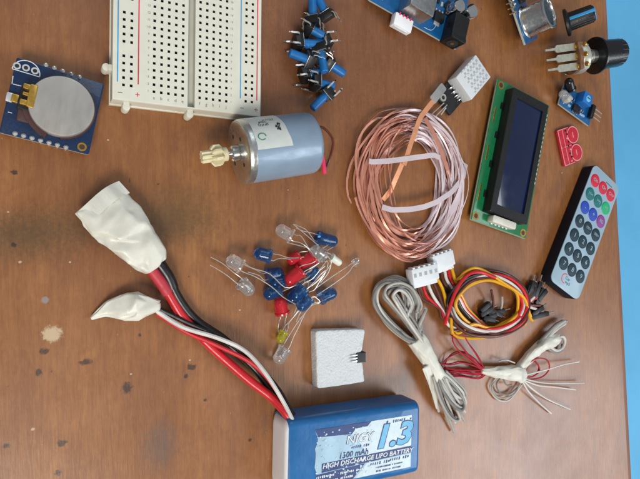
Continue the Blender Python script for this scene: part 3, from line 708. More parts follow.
mb=MB(F); mb.lathe([(3.6,Lk-.3),(3.6,Lk+.25),(3.3,Lk+.4),(.01,Lk+.4)],30); 
mb.T=frame(a,b-a,V(-.25,.1,1)); mb.rbox(4.9,0,1.2,1.6,2.4,Lk+.3,.3,.2); mb.build('pointer','knobblue',t)
a,b=at(594,56,10),at(620,52.5,14); ax=(b-a).normalized()
c=at(572,56,7)
t=Thing('potentiometer','metal potentiometer with three flat lugs and a large black knob','potentiometer',V(c.x,c.y,0),math.atan2(ax.y,ax.x))
F=frame(a,ax,(0,0,1)); Lk=(b-a).length; print('knob',Lk)
mb=MB(F); knobshape(mb,Lk,10,7.4); mb.cyl((5.4,-1.5,11),(5.7,-1.5,11),.25,m=1,n=8); mb.build('knob',['blackgloss','ink_white'],t)
mb=MB(F); mb.lathe([(3.6,-8.5),(3.6,.3)],24)
for k in range(6): mb.lathe([(3.6,-8+k),(3.9,-7.7+k),(3.6,-7.4+k)],24,close=(False,False))
mb.build('shaft','motorcap',t)
mb=MB(F); mb.lathe([(8.2,-13.6),(8.5,-13.2),(8.5,-9.2),(8.0,-8.6),(3.7,-8.4)],32); mb.rbox(-2.6,0,10,13,-13.8,-10.3,.5,.3)
for k in range(4):
    a_=PI*.25+PI/2*k; mb.rings([[V(math.cos(a_+d_)*8.75,math.sin(a_+d_)*8.75,z_) for d_ in (-.16,.16)]+[V(math.cos(a_+d_)*8.3,math.sin(a_+d_)*8.3,z_) for d_ in (.16,-.16)] for z_ in (-16,-9)])
mb.build('body','potbody',t)
mb=MB(F); mb.lathe([(8.3,-16.0),(8.3,-13.6)],32); mb.rbox(3.5,0,8,14.6,-16.0,-13.7,.4,.2)
for k in (-1,0,1): mb.lathe([(1.7,-17.0),(1.7,-15.9)],14,Matrix.Translation((5.0,k*5.2,0)),m=1); mb.lathe([(1.3,-13.8),(1.3,-13.2)],14,Matrix.Translation((9.2,k*5.2,0)),m=1)
mb.build('backing_plate',['potbrown','gold'],t)
for k in (-1,0,1):
    mb=MB(F); mb.rings([[V(x_+5.2,y_+k*5.2,z_) for x_,y_ in ((-.35,-w_),(.35,-w_),(.35,w_),(-.35,w_))] for z_,w_ in ((-15.9,1.9),(-28.0,1.9),(-29.0,.6),(-35,.5))]); mb.build('lug','potbody',t)

# ------------------------------------------------------------------ ultrasonic sensor at the top
a,b=at(524,45.5,8.4),at(508.6,0,8.4); dr=(b-a).normalized(); UM=Matrix.Translation(a-V(0,0,2))@Matrix.Rotation(math.atan2(dr.y,dr.x),4,'Z')@Matrix.Rotation(math.radians(20),4,'X')
t=Thing('ultrasonic_sensor','blue ultrasonic sensor board with round silver transducer at top edge','sensor',V(a.x,a.y,0),Mx=UM)
mb=MB(t.M); mb.rbox(22.5,-10,45,20,1.2,2.8,.4,.1); mb.rbox(22.5,-10,45.05,20.05,1.4,2.5,.4,.1,m=1)
mb.build('board',['pcb_blue','pcb_edge'],t)
for k,cx_ in enumerate((10.0,35.5)):
    c=t.M@V(cx_,-9.6,2.8)
    TF=t.M@Matrix.Translation((cx_,-9.6,2.8)); mb=MB(TF); mb.lathe([(8.4,0),(8.6,.4),(8.1,1.0),(7.95,1.4),(7.95,11.4),(8.3,11.8),(8.3,12.4),(7.9,12.6),(7.0,12.6),(6.7,12.2),(6.7,11.2)],56,close=(True,False)); tr=mb.build('transducer','silver',t)
    mb=MB(TF); mb.lathe([(6.75,11.0),(6.75,11.3),(.01,11.4)],40); mb.build('gauze','mesh_dark',tr)
for k in range(7):
    mb=MB(t.M); mb.lathe([(.8,2.7),(.65,3.1),(.3,3.7),(.05,3.8)],12,Matrix.Translation((20.8+k*2.1,-2.2 -.0*k,0))); mb.build('solder_joint','solder',t)
mb=MB(t.M); mb.rbox(22.5,-12,5,6,2.8,4.4,.2,.1); mb.build('chip','black',t)
for k in range(4):
    for j in range(2):
        mb=MB(t.M); mb.tube([V(17+k*2.54,.5,2.2+j*1.5),V(17+k*2.54,4.5,2.4+j*1.5),V(16.9+k*2.54,9-2*j,3.2+j*2)],.32,6,3); mb.build('pin','gold',t)

# ------------------------------------------------------------------ foam block and transistor
pts=[at(*p_,5.6) for p_ in ((315.7,330.5),(365.5,329),(365,382),(317.5,388.8))]
c=sum(pts,Vector())/4
t=Thing('foam_block','square piece of white packing foam with a notch at its right','foam block',V(c.x,c.y,0))
cc=[(p_.x,p_.y) for p_ in pts]
# outline, clockwise reversed to be counter-clockwise, with a small notch on the right side
n1=at(365,353,8);n2=at(359,353,8);n3=at(359,361.5,8);n4=at(365,361.5,8)
outline=[cc[3],cc[2],(n4.x,n4.y),(n3.x,n3.y),(n2.x,n2.y),(n1.x,n1.y),cc[1],cc[0]]
dense=[]
for i in range(len(outline)):
    A,B=Vector(outline[i]),Vector(outline[(i+1)%len(outline)]); k=max(2,int((B-A).length/.8))
    for j in range(k):
        dense.append(A.lerp(B,j/k))
for _ in range(2): dense=[(dense[i-1]+dense[i]*2+dense[(i+1)%len(dense)])/4 for i in range(len(dense))]
R=[]; cen=V(c.x,c.y)
def jit(x,y,z,a_=.22): return .6*a_*mnoise.noise(V(x*.8,y*.8,z*.8))+a_*.8*mnoise.noise(V(x*.25,y*.25,z*.3+5))
for z,k in ((.1,.985),(.4,.995),(1.5,1),(3,1),(4.4,1),(5.0,.998),(5.4,.99),(5.6,.972),(5.62,.9),(5.62,.75),(5.62,.55),(5.62,.35),(5.62,.15),(5.62,.02)):
    r0=[]
    for p_ in dense:
        qv=cen+(p_-cen)*k; d_=jit(qv.x,qv.y,z); nrm=(p_-cen).normalized()
        r0.append((qv.x+nrm.x*d_*(k>.9),qv.y+nrm.y*d_*(k>.9),z+(jit(qv.x+9,qv.y,3,.3) if z>5.3 else 0)))
    R.append(r0)
mb=MB(); mb.rings(R); mb.build('foam','foam',t,angle=80)
mbp=at(361.5,357.5,6)
t=Thing('transistor','tiny black three legged transistor stuck into the white foam','transistor',V(mbp.x,mbp.y,0))
mb=MB(Matrix.Translation((mbp.x,mbp.y,0))); 
mb.prism([(-2.2,-2.2),(2.3,-2.2),(2.3,2.2),(-2.2,2.2)],1.2,4.6,0); mb.prism([(-2.2,-2.2),(2.3,-2.2),(2.1,-1.6),(2.1,1.6),(2.3,2.2),(-2.2,2.2)],4.6,6.2,.4); mb.build('body','chargrey',t)
for k in (-1.3,0,1.3): mb=MB(Matrix.Translation((mbp.x,mbp.y,0))); mb.ribbon([V(-2,k,5.9),V(-3.4,k,6.1),V(-5.6,k,5.9)],.45,.25,0); mb.build('leg','lead',t)

# ------------------------------------------------------------------ LEDs
def led(tip,base,z0,z1,colour,leads,label,r=2.7,l=8.8,group=None,opq=False):
    """tip/base: photo points of dome end and flange; z0/z1 their heights; leads: lists of (px,py,z)"""
    A,B=at(*tip,z0),at(*base,z1); ax=(A-B).normalized()
    Mx=frame(B,ax,(0,0,1))
    t=Thing('led',label,'led',B,group='loose leds in the pile',Mx=Mx)
    l=max(l*.8,min((A-B).length,l*1.15))
    mb=MB(Mx); mb.lathe([(r*.9,0),(r*1.16,.05),(r*1.18,.9),(r*1.02,1.1),(r,1.3),(r*.98,l-r)]+[(r*.98*math.cos(a_),l-r+r*.98*math.sin(a_)) for a_ in [i*PI/16 for i in range(1,8)]]+[(.01,l)],28); mb.build('lens',colour,t,angle=60)
    mb=MB(Mx); k=r/2.5
    mb.rings([[V(x_*k,y_*k,z_*k) for x_,y_ in ((a0,-.25),(a1,-.25),(a1,.25),(a0,.25))] for a0,a1,z_ in ((-1.4,.2,.6),(-1.4,.5,2.2),(-1.5,.9,3.4))])
    mb.rings([[V(x_*k,y_*k,z_*k) for x_,y_ in ((a0,-.25),(a1,-.25),(a1,.25),(a0,.25))] for a0,a1,z_ in ((.9,1.4,.6),(1.05,1.5,3.2))])
    mb.lathe([(.5*k,3.4*k),(.9*k,3.9*k),(.9*k,4.1*k),(.6*k,4.0*k)],12,Matrix.Translation((-.4*k,0,0))); mb.build('chip_post','silver',t)
    e0_,e1_=at(*leads[0][0]),at(*leads[1][0]); sA=(Mx@V(0,1.27*k,0)-e0_).length+(Mx@V(0,-1.27*k,0)-e1_).length; sB=(Mx@V(0,-1.27*k,0)-e0_).length+(Mx@V(0,1.27*k,0)-e1_).length
    for s_,ld in zip((1,-1) if sA<sB else (-1,1),leads):
        P=[Mx@V(0,s_*1.2*k,.6),Mx@V(0,s_*1.27*k,-1.5)]+[at(*q_) for q_ in ld]
        mb=MB(); mb.tube(P,.2,6,3); mb.build('lead','lead',t)
L=led
L((226.8,257.6),(242,267),4.5,6,'clear',[[(255,269,7),(270,274,8),(285,287.5,8.5),(296,285,7.5)],[(256,277,6.5),(272,287,8),(283,297,8.6),(295,304,7.5)]],'clear led at far left of the pile, upper of two, dome up left')
L((252,292.5),(241,282.5),3,3.5,'clear',[[(228,276,4),(219,270,3),(210,265,2.5)],[(233,272,4.5),(222,263,4),(210.5,257,3)]],'clear led at far left with its leads pointing away up left')
L((276,227.5),(292,236.5),4,6,'clear',[[(301,236,7.5),(308,247,8),(316,258,8)],[(301,243,6),(309,249,6),(320,262,6)]],'clear led at the top of the pile with round dome up left')
L((337,242),(318,238),3,4,'clearblue',[[(311,236,5),(305,229,6),(293,224,7)],[(312,233,4.5),(303,231,6),(296,228,6)]],'blue led at top right of the pile pointing right')
L((255.5,252.5),(270.5,256.5),3,4,'clearblue',[[(280,255,5),(290,258,5.5),(304,257,6)],[(279,258.5,5),(288,259,5),(293,261,5)]],'blue led at upper left of the pile pointing left')
L((283,272),(267,276),2.8,3,'clearblue',[[(258,271,4),(250,267,4),(243,262,4)],[(260,276,3),(255,274,3),(248,272,3)]],'blue led beneath two curved clear led leads, left middle')
L((263.5,297),(280,289),3,4,'clearblue',[[(290,284,5),(302,277,5),(312,270,6)],[(292,287,5),(303,280,5),(314,273,5)]],'blue led at lower left of the pile pointing down left')
L((290.5,300),(300,291),3,3.5,'clearblue',[[(309,281,4),(318,272,4),(325,266,4)],[(312,284,4),(320,275,4),(326,270,4)]],'dark blue led half hidden beneath the paler blue pair')
L((285,284),(301,270.5),5,6,'clearred',[[(312,263,7),(318,259,7),(324,254,7)],[(311,268,6.5),(320,262,6),(327,256,6)]],'large bright red led in the middle of the pile pointing down left')
L((296,266),(314,257),3.5,4.5,'clearred',[[(321,250,5),(326,246,5),(331,243,5)],[(322,255,5),(328,250,5),(333,247,5)]],'red led behind the bright red one, partly covered')
L((312.5,249),(323,256.5),7.5,6.5,'clear',[[(328,263,6),(324,275,6),(316,286,5)],[(331,262,6),(328,273,5),(320,283,5)]],'clear led overlapping the red leds near upper middle')
L((341,264),(331,257),4.5,5.5,'milky',[[(322,249,6.5),(312,240,7.5),(293,224,7)],[(321,254,6),(308,248,6),(286.5,242.5,6)]],'milky white small led with a pointed slim body',r=1.6,l=6)
L((358.5,260),(354,263.5),3,3.2,'clear',[[(345,268,4),(330,278,5),(312,291,6)],[(348,273,4),(335,283,5),(317,295,5)]],'tiny clear led at the far right end of two long leads',r=1.5,l=4)
L((292,299),(304,287.5),6.5,7.5,'clearblue',[[(312,279,8),(319,271,8),(327,260,7)],[(314,284,7),(322,276,7),(331,264,6)]],'pale blue led with white chip showing, right of centre')
L((301,307),(309,297),6,6.5,'clearblue',[[(320,302,6),(312,305,5),(303,310,5)],[(314,290,7),(318,284,7),(322,277,7)]],'blue led pointing down below the pale blue one')
L((336,291.5),(320.5,298),3,3.5,'clearblue',[[(314,303,4),(306,307,4),(298,312,4)],[(312,298,4),(306,300,4),(300,304,4)]],'blue led at the lower right of the pile pointing right')
L((279,298),(282.5,314),4,3.5,'clearred',[[(279,321,3),(278,329,2),(279,336,2)],[(285,321,3),(285,328,2),(285,334,1.5)]],'red led standing alone at lower left, pointing up')
L((278.5,343),(284.5,331),2.5,3,'clearyellow',[[(289,323,4),(297,313,5),(309,299,6)],[(286,325,4),(294,316,5),(304,303,5)]],'small yellow led near the bottom of the pile',r=1.8,l=5.5)
L((276,364),(285.5,347.5),3,3.6,'clear',[[(290,334,5),(300,319,5.5),(315,301,5)],[(293,338,4),(298,328,4),(305,313,5)]],'clear led lowest in the pile, dome pointing down')

L((287,262),(299,256),3,3.6,'clearred',[[(308,251,5),(315,246,5),(322,243,5)],[(309,255,5),(317,250,5),(325,247,5)]],'small red led tucked between the upper blue led and the red pair',r=2.3,l=7)
L((271,283),(284,281),3,3.4,'clearblue',[[(296,279,5),(308,272,6),(320,262,6)],[(296,283,5),(309,277,6),(323,266,6)]],'deep blue led lying between the two left blue leds',r=2.5,l=8)
L((318,268),(309,278),4,4.6,'clearblue',[[(303,290,6),(298,304,6),(292,318,4)],[(308,292,6),(303,306,6),(296,322,4)]],'blue led among the bright legs below the clear led',r=2.3,l=7)
# ------------------------------------------------------------------ battery
zt=16.0
pa,pb,pc=at(289.5,420,zt),at(420,401.5,zt),at(421,473,zt)
dr=(pb-pa).normalized(); Lb=(pb-pa).length; Wb=max(30,(pc-pb).length); print('batt',Lb,Wb)
t=Thing('battery_pack','blue shrink wrapped battery pack with silver label and taped leads','battery',V(pa.x,pa.y,0),math.atan2(dr.y,dr.x))
mb=MB(t.M)
# the pack: rounded cross section along its length with slightly puffed wrap
def packring(x,k,n=6):
    r0=3.2; P=[]
    for cy,cz,a0 in ((-r0,zt-r0,0),(-Wb+r0,zt-r0,90),(-Wb+r0,r0,180),(-r0,r0,270)):
        for i in range(n+1):
            a_=math.radians(a0+90*i/n); P.append((x,(cy+r0*math.cos(a_)+Wb/2)*k-Wb/2,(cz+r0*math.sin(a_)-zt/2)*k+zt/2))
    return P
NS=26
R=[packring(0.0,.97)]+[packring(.6,.99)]+[packring(1.5+(Lb-3)*i/NS,1+.004*math.sin(i*.9)) for i in range(NS+1)]+[packring(Lb-.5,.985),packring(Lb,.94)]
mb.rings(R); mb.build('wrap','battblue',t,angle=50)
mb=MB(t.M); 
R=[]
for x,k in ((-1.0,.70),(-.9,.80),(-.4,.9),(.3,.955)):
    R.append([(x,y_,z_) for _,y_,z_ in packring(0,k)])
mb.rings(R); mb.build('end_card','whitefoamend',t)
# label
la,lb,lc=[t.l(*p_,zt) for p_ in ((315,430.3),(411.7,414.3),(411,466.5))]
lx0,lx1=la[0],lb[0]; ly1=(la[1]+lb[1])/2; ly0=lc[1]; lw,lh=lx1-lx0,ly1-ly0; print('label',lw,lh,lx0,ly1)
def P(u,v): return (lx0+lw*u, ly0+lh*v)
def flat(mb,pts,z,m): mb.prism([P(u,v) for u,v in pts],zt-.3,z,0,m)
mb=MB(t.M)
edge=[(0,.0)]+[(.03*random.random(),i/12) for i in range(1,12)]+[(0,1)]
flat(mb,[(1,1)]+[(u,v) for u,v in edge[::-1]]+[(1,0)],zt+.06,0)
flat(mb,[(.52,1.0),(.36,.86),(.36,.82),(.46,.60),(.52,.38),(1,.38),(1,1)][::-1],zt+.09,1)
flat(mb,[(.0,1.0),(.56,1.0),(.52,.92),(.40,.91),(.36,.82),(.03,.86)][::-1],zt+.12,2)
flat(mb,[(.07,.22),(.07,.38),(1,.41),(1,.28)],zt+.12,2)
flat(mb,[(.02,.0),(.02,.2),(.5,.24),(.38,0)][::-1],zt+.13,2)
flat(mb,[(.40,0),(.52,.24),(.99,.26),(.99,0)][::-1],zt+.11,1)
# worn patches
for k in range(120):
    u,v=random.random()*.55+.02,random.random()*.9+.05; s_=random.uniform(.002,.012)
    flat(mb,[(u+s_*random.uniform(.4,1.4)*math.cos(a_),v+2.0*s_*random.uniform(.4,1.4)*math.sin(a_)) for a_ in [i*1.05 for i in range(6)]],zt+.145+.001*k,1 if k%3 else 0)
mb.build('label',['battlabel','battpale','battnavy'],t)
mb=MB(t.M); sz=lh
def worn(n,size,u,v,m,gap=.35):
    # rows of print too worn to read: short uneven marks
    h=size*lh; x,y=P(u,v); W_=n*h*.62; x-=W_/2; rw=random.Random(n)
    for q_ in range(n):
        if rw.random()<.16: x+=h*.62; continue
        ww=h*rw.uniform(.25,.5); hh=h*rw.uniform(.4,.75); mb.prism([(x,y-hh/2),(x+ww,y-hh/2),(x+ww+h*.12,y+hh/2),(x+h*.12,y+hh/2)],zt+.1,zt+.2+.002*(q_%3),0,m); x+=h*.62
def T(s_,size,u,v,m,**kw): mb.text(s_,size*lh,*P(u,v),kw.pop('z',zt+.2),m=m,**kw)
T('1.3',.58,.785,.66,1,shear=.25,off=.75,z=zt+.17,sx=1.22); T('1.3',.58,.785,.66,0,shear=.25,off=.42,z=zt+.24,sx=1.22)
T('NIGY',.21,.435,.72,1,shear=.2,off=.14,z=zt+.18,sx=1.15); T('NIGY',.21,.435,.72,2,shear=.2,off=.0,z=zt+.25,sx=1.15)
worn(9,.07,.45,.575,1)
T('1300 mAh',.15,.38,.455,1,off=.05,shear=.2)
T('HIGH DISCHARGE LIPO BATTERY',.118,.545,.325,2,off=.05,z=zt+.22,sx=1.12,shear=.2)
worn(12,.08,.86,.935,1)
worn(26,.06,.25,.15,2); worn(20,.06,.2,.06,2)
worn(9,.08,.66,.2,1); worn(9,.08,.87,.215,1); worn(22,.045,.76,.12,1); worn(20,.045,.75,.05,1)
mb.build('label_print',['sky','battnavy','ink_white'],t)
# leads
def wire(pts,r,k,nm='lead',lab=None,par=t):
    mb=MB(); mb.tube([at(*q_) for q_ in pts],r,12 if r>1 else 8,8); return mb.build(nm,k,par,label=lab)
wire([(293,424,12),(286,413,11.5),(271,397,8),(250,381,6),(229,363,4),(207,343,3.2),(183,317,3.2),(165,288,4.5),(150,270,5.5),(144,261,5.4)],1.75,'w_red',lab='thick red power lead')
wire([(295,420,10),(284,405,8),(270,389,5),(257,371,2.6),(240,354,2.0),(222,338,2),(197,321,2.2),(179,299,3.5),(164,268,5),(156,258,5.2)],1.75,'w_black',lab='thick black power lead')
wire([(293,421,14),(284,403,12),(266,374,10),(245,351,7),(218,338,6.6),(183,327,6),(157,311,4)],.85,'w_white',lab='thin white balance wire')
wire([(292,423,13),(279,394,10),(254,365,8),(216,345,5.5),(186,332,4.5),(157,313.5,3)],.85,'w_red',lab='thin red balance wire')
wire([(294,418,11),(280,391,9),(258,366,5),(224,340,5.8),(186,322,5),(158,308.5,4)],.85,'w_black',lab='thin black balance wire')
wire([(168,293,4.4),(160,281,5),(150,268,5.5)],2.15,'heat_red','heat_shrink'); wire([(173,288,3.9),(168,276,4.6),(158,262,5.2)],2.15,'w_black','heat_shrink')
# taped connectors
def wrapped(path,ws,th,name,lab,seed,crinkle=.5,par=t,edge=.2):
    Pp=spline([at(*q_) for q_ in path],6); L_=sum((Pp[i]-Pp[i-1]).length for i in range(1,len(Pp)))
    nr=max(5,int(L_/3.3)); nseg=13; rd=random.Random(seed); R=[]
    off=[[rd.gauss(0,1) for _ in range(nseg)] for _ in range(nr+1)]
    lay=[rd.uniform(-.3,.5)+(.5 if i%3==0 else 0) for i in range(nr+1)]
    for i in range(nr+1):
        uu=i/nr; q_=uu*(len(Pp)-1); a0=min(int(q_),len(Pp)-2); p_=Pp[a0].lerp(Pp[a0+1],q_-a0)
        u=uu*(len(ws)-1); j=min(int(u),len(ws)-2); f=u-j; w_=ws[j]*(1-f)+ws[j+1]*f; h_=th[j]*(1-f)+th[j+1]*f
        tg=(Pp[min(a0+2,len(Pp)-1)]-Pp[max(a0-1,0)]).normalized(); sd=tg.cross(V(0,0,1)).normalized(); up_=sd.cross(tg)
        r0=[]
        for k in range(nseg):
            a_=2*PI*(k+.35*off[i][(k*5)%nseg]*.5)/nseg; cx_=math.copysign(abs(math.cos(a_))**.7,math.cos(a_)); cz_=math.copysign(abs(math.sin(a_))**.85,math.sin(a_))
            dn=(sd*cx_+up_*cz_).normalized()
            end=.4 if i in (0,nr) else 1
            pt=p_+sd*cx_*w_/2+up_*cz_*h_/2+dn*crinkle*end*(off[i][k]*.55+lay[i]*.35)+tg*crinkle*end*rd.gauss(0,.9)
            if pt.z<.15: pt.z=.15
            r0.append(pt)
        R.append(r0)
    mb=MB(); n_=nseg; vs_=[p_ for r_ in R for p_ in r_]; fs_=[tuple(range(n_))[::-1],tuple(range(nr*n_,(nr+1)*n_))]
    for i in range(nr):
        for k in range(n_):
            a0,b0,c0_,d0=i*n_+k,i*n_+(k+1)%n_,(i+1)*n_+(k+1)%n_,(i+1)*n_+k
            if rd.random()<.35: fs_.append((a0,b0,c0_,d0))
            elif rd.random()<.5: fs_+=[(a0,b0,c0_),(a0,c0_,d0)]
            else: fs_+=[(a0,b0,d0),(b0,c0_,d0)]
    mb.add(vs_,fs_); o_=mb.build(name,'tape',par,label=lab,angle=180)
    me=o_.data; cr=me.attributes.new('crease_edge','FLOAT','EDGE')
    cr.data.foreach_set('value',[rd.choice((0,.4,.7,.9,1)) for _ in me.edges])
    md=o_.modifiers.new('soft folds','SUBSURF'); md.levels=2; md.render_levels=2
    return o_
wrapped([(96,197,5),(104,206,5),(113,217,5.2),(124,228,5.4),(135,241,5.5),(147,254,5.5),(156,266,5.2)],[17.8,18.8,18.6,18.2,17,15.8,13.2,9.5],[3,6.5,9,9.4,9.6,9.4,8.6,6.6],'main_plug_wrap','large plug wrapped in creased white tape',3,.85)
mb=MB(); A=[at(*q_,6) for q_ in ((74,213),(78,207),(117,180),(123,183))]
# free tape edge standing off the wrapped plug
e_=[at(75,214,5),at(85,205,7),at(97,194,8),(at(108,186,7.5)),at(119,181,5)]
R=[]
for i,p_ in enumerate(spline(e_,5)):
    R.append([p_,p_+V(3.5,-4.2,.6+.6*math.sin(i)),p_+V(3.5,-4.2,.9+.6*math.sin(i)),p_+V(0,0,.25)])
mb.rings(R); mb.build('tape_flap','tape',t)
wrapped([(91,318.5,1.2),(102,312,1.8),(113,308,2.6),(124,306.5,3.6),(134,306,4.2),(146,306,4.3),(159,306,4)],[1.2,4.2,7.2,9.4,11.2,8.2,4],[.8,1.4,2.4,4,5.4,5.4,3.6],'balance_plug_wrap','small balance plug wrapped in pointed white tape',9,.55)

# ------------------------------------------------------------------ grey wire hank
t=Thing('grey_wire_hank','hank of light grey wires bound with white tape between battery and harness','wire bundle',V(*at(425,350)[:2],0))
rnd=random.Random(4)
g0=(360,270); sc=2.817
def Z(pts,g=g0,s_=sc,dx=0,dy=0): return [(g[0]+(x+dx)/s_, g[1]+(y+dy)/s_, z) for x,y,z in pts]
base=[[(170,205,4),(135,190,4),(100,165,3.5),(62,125,3),(42,85,2.5),(50,48,3),(80,32,3.5),(112,42,4),(128,75,4.5),(130,110,5),(140,150,5),(172,205,4)],
[(165,215,3),(120,185,3),(80,150,2),(48,105,1.5),(38,70,1.5),(62,35,2),(98,24,2),(140,45,2.5),(160,80,3),(160,115,3.4),(162,150,3.4),(180,205,3)],
[(178,205,5),(150,170,5.5),(118,130,5.5),(88,95,5.2),(72,70,5),(85,48,5),(118,42,5),(150,58,5.5),(166,95,5),(160,120,5)],
[(182,205,6),(158,165,7),(130,120,7),(108,85,6.5),(98,65,6),(115,50,6),(138,62,6.2),(152,92,6),(142,118,6),(138,138,5)]]
nloop=0
for rep in range(4):
    for bi,bp in enumerate(base):
        if rep==3 and bi>1: continue
        jx,jy=rnd.uniform(-7,7),rnd.uniform(-6,6)
        pts=[(x+jx*(1 if 0<i<len(bp)-1 else .4)+rnd.uniform(-1.5,1.5),y+jy*(1 if 0<i<len(bp)-1 else .4)+rnd.uniform(-1.5,1.5),max(1,z+rep*.7+rnd.uniform(-.4,.4))) for i,(x,y,z) in enumerate(bp)]
        wire(Z(pts),.68,('w_grey','w_lightgrey','w_grey','w_darkgrey')[(bi+rep)%4],'wire',par=t)
for k,(ex,ey) in enumerate(((185,112),(178,130),(168,160))):
    wire(Z([(176,205,6.5),(166,185,7),(162+k*3,165,6.5),(ex-8,ey+18,6),(ex,ey,5),(ex-3,ey-5,4.5)]),.82,'w_grey','wire',par=t)
lower=[[(215,290,4),(235,335,4),(262,375,3.5),(288,392,2.5),(296,370,2),(270,325,2),(232,292,3)],
[(205,300,5),(225,350,5),(250,400,4),(272,420,2.5),(284,410,2),(262,360,2),(228,298,4)],
[(220,288,2),(250,330,2),(285,360,1.5),(292,345,1.5),(262,312,2),(236,288,3)]]
for rep in range(3):
    for bi,bp in enumerate(lower):
        jx,jy=rnd.uniform(-5,5),rnd.uniform(-5,5)
        wire(Z([(x+jx*(i>0),y+jy*(i>0),z+rep*1.2) for i,(x,y,z) in enumerate(bp)]),.68,('w_grey','w_lightgrey','w_darkgrey')[(bi+rep)%3],'wire',par=t)
for k,(a_,b_) in enumerate((((200,295),(222,398)),((215,300),(265,457)),((225,300),(268,430)),((232,300),(294,425)),((236,295),(296,400)),((210,300),(250,430)))):
    wire(Z([(a_[0],a_[1],5),((a_[0]*.65+b_[0]*.35)-3,a_[1]*.65+b_[1]*.35,5),((a_[0]*.3+b_[0]*.7)-2,a_[1]*.3+b_[1]*.7,3),(b_[0],b_[1],1.5)]),.68,('w_lightgrey','w_grey')[k%2],'wire',par=t)
wrapped([(415,338,4.6),(421,347,4.8),(427,357,4.8),(433,367,4.6),(439,377,4.2)],[9.4,9.0,8.4,8,7.6,7],[6.2,6.8,6.8,6.6,6.2,5.8],'tape_wrap','white tape sleeve',21,.45,par=t)
wrapped([(426,366,7.2),(431,382,6),(435,396,4),(437,408,2.4)],[5,3.4,2.6,1.4],[1,1,1,.8],'tape_tail','narrow tail of white tape',31,.2,par=t)

# ------------------------------------------------------------------ coloured harness
t=Thing('colour_wire_harness','coiled yellow, red, white and brown wires with two white plugs','wire harness',V(*at(480,305)[:2],0))
def plug(pxs,z,name_lab,up_=True):
    q,ang,w,d=fit(pxs,z); 
    p1=at(*pxs[0],z);p2=at(*pxs[1],z); ang=math.atan2((p2-p1).y,(p2-p1).x)
    F=Matrix.Translation((q.x,q.y,0))@Matrix.Rotation(ang,4,'Z')
    w=(p2-p1).length
    mb=MB(F); mb.rbox(0,0,w,7.2,z-5,z,.4,.3); mb.rbox(0,-4.2,w*.9,2.4,z-4.6,z-.9,.3,.2)
    for k in range(5): 
        x=-w/2+w*(k+.5)/5; 
        if up_: mb.rbox(x,.6,w/5*.5,1.8,z-.5,z+.03,.1,.01,m=1)
        mb.rbox(x,3.9,w/5*.4,.9,z-4,z-.2,.1,.1)
    mb.build('plug',['ink_white','dhtslot'],t,label=name_lab)
    return F,w
FA,wA=plug([(411,270),(437,263.5),(440,277),(415,287)],8,'white five way plug in front')
FB,wB=plug([(431,257),(451.5,250),(457,263),(437,272)],6,'white five way plug behind',False)
g1=(400,240); s1=4.0
def Z1(pts,dx=0,dy=0,dz=0): return [(g1[0]+(x+dx)/s1,g1[1]+(y+dy)/s1,max(.8,z+dz)) for x,y,z in pts]
cl=['w_brown','w_red','w_white','w_brown','w_yellow']
# wires from the front plug, into the coil, round it and out to the pins on the right
def loopwire(sx,sy,k,off,seed,endp,colour,fromB=False):
    rd=random.Random(seed)
    o_=off
    cx,cy=355,255
    pts=[]
    start=(sx,sy,4.5)
    pts.append(start)
    if not fromB: pts+= [(sx+22+o_*.3,sy+55,4.5),(175+o_*1.2,290+o_,4),(200+o_*1.5,345+o_*1.5,4)]
    else: pts+= [(sx+12,sy+45,2),(232+o_,235,2),(265+o_,290,2.5)]
    rr0=1.0
    for lap in range(1 if not fromB else 1):
        for deg in (120,90,60,30,0,-30,-60,-90,-120,-150,-180,-210,-240,-270,-300,-330):
            if fromB and deg>90: continue
            a_=math.radians(deg); wob=rd.uniform(-4,4)
            rx=142-o_*1.1+wob-lap*8; ry=112-o_*1.0+wob
            if deg<-150: rx+=8;ry+=4
            tx=cx+rx*math.cos(a_)*1.0-18*math.sin(a_)*0; ty=cy+ry*math.sin(a_)
            if deg in(-120,-150): tx-=0
            pts.append((tx,ty,3.2+2.2*math.sin(seed+deg*.02)+1.2))
    pts+= [(500,265,4),endp]
    return pts
ends=[(545,195,3),(548,228,3.2),(536,228,3.5),(560,262,3),(530,322,2.5)]
for k in range(5):
    x=62+k*19+8; y=178-k*7
    wire(Z1(loopwire(x,y,k,(k-2)*9,k+1,ends[k],cl[k])),.78,cl[k],'wire',par=t)
ends2=[(540,180,2.5),(555,150,2.5),(575,290,2),(570,265,2),(500,340,2)]
cl2=['w_black','w_brown','w_white','w_red','w_yellow']
for k in range(5):
    x=150+k*14; y=130-k*5
    wire(Z1(loopwire(x,y,k,(k-2)*8+4,k+11,ends2[k],cl2[k],True)),.78,cl2[k],'wire',par=t)
wire(Z1([(200,95,4),(212,130,4),(222,160,4),(240,150,6),(262,128,7),(300,112,7),(350,130,7),(420,175,7),(490,225,7),(512,275,6),(520,310,4),(530,322,3)]),.78,'w_yellow','wire',par=t)
wire(Z1([(180,335,4),(190,300,7),(205,250,8),(230,190,8.5),(270,140,8.5),(320,128,8),(380,150,8)]),.85,'w_red','wire',par=t)
wire(Z1([(205,310,5),(206,350,5),(218,382,4.5),(270,392,4),(350,388,4),(430,370,4),(480,345,4)]),.78,'w_yellow','wire',par=t)
def pinend(p0,p1,z0=2.2,z1=2.0,rr=1.25):
    A,B=at(g1[0]+p0[0]/s1,g1[1]+p0[1]/s1,z0),at(g1[0]+p1[0]/s1,g1[1]+p1[1]/s1,z1); F=frame(A,B-A,(0,0,1)); l_=(B-A).length
    mb=MB(F); mb.rbox(0,0,2.5,2.5,0,l_*.72,.2,.15); mb.cyl((0,0,l_*.7),(0,0,l_),.33,m=1,n=8); mb.build('pin_connector',['black','silver'],t)
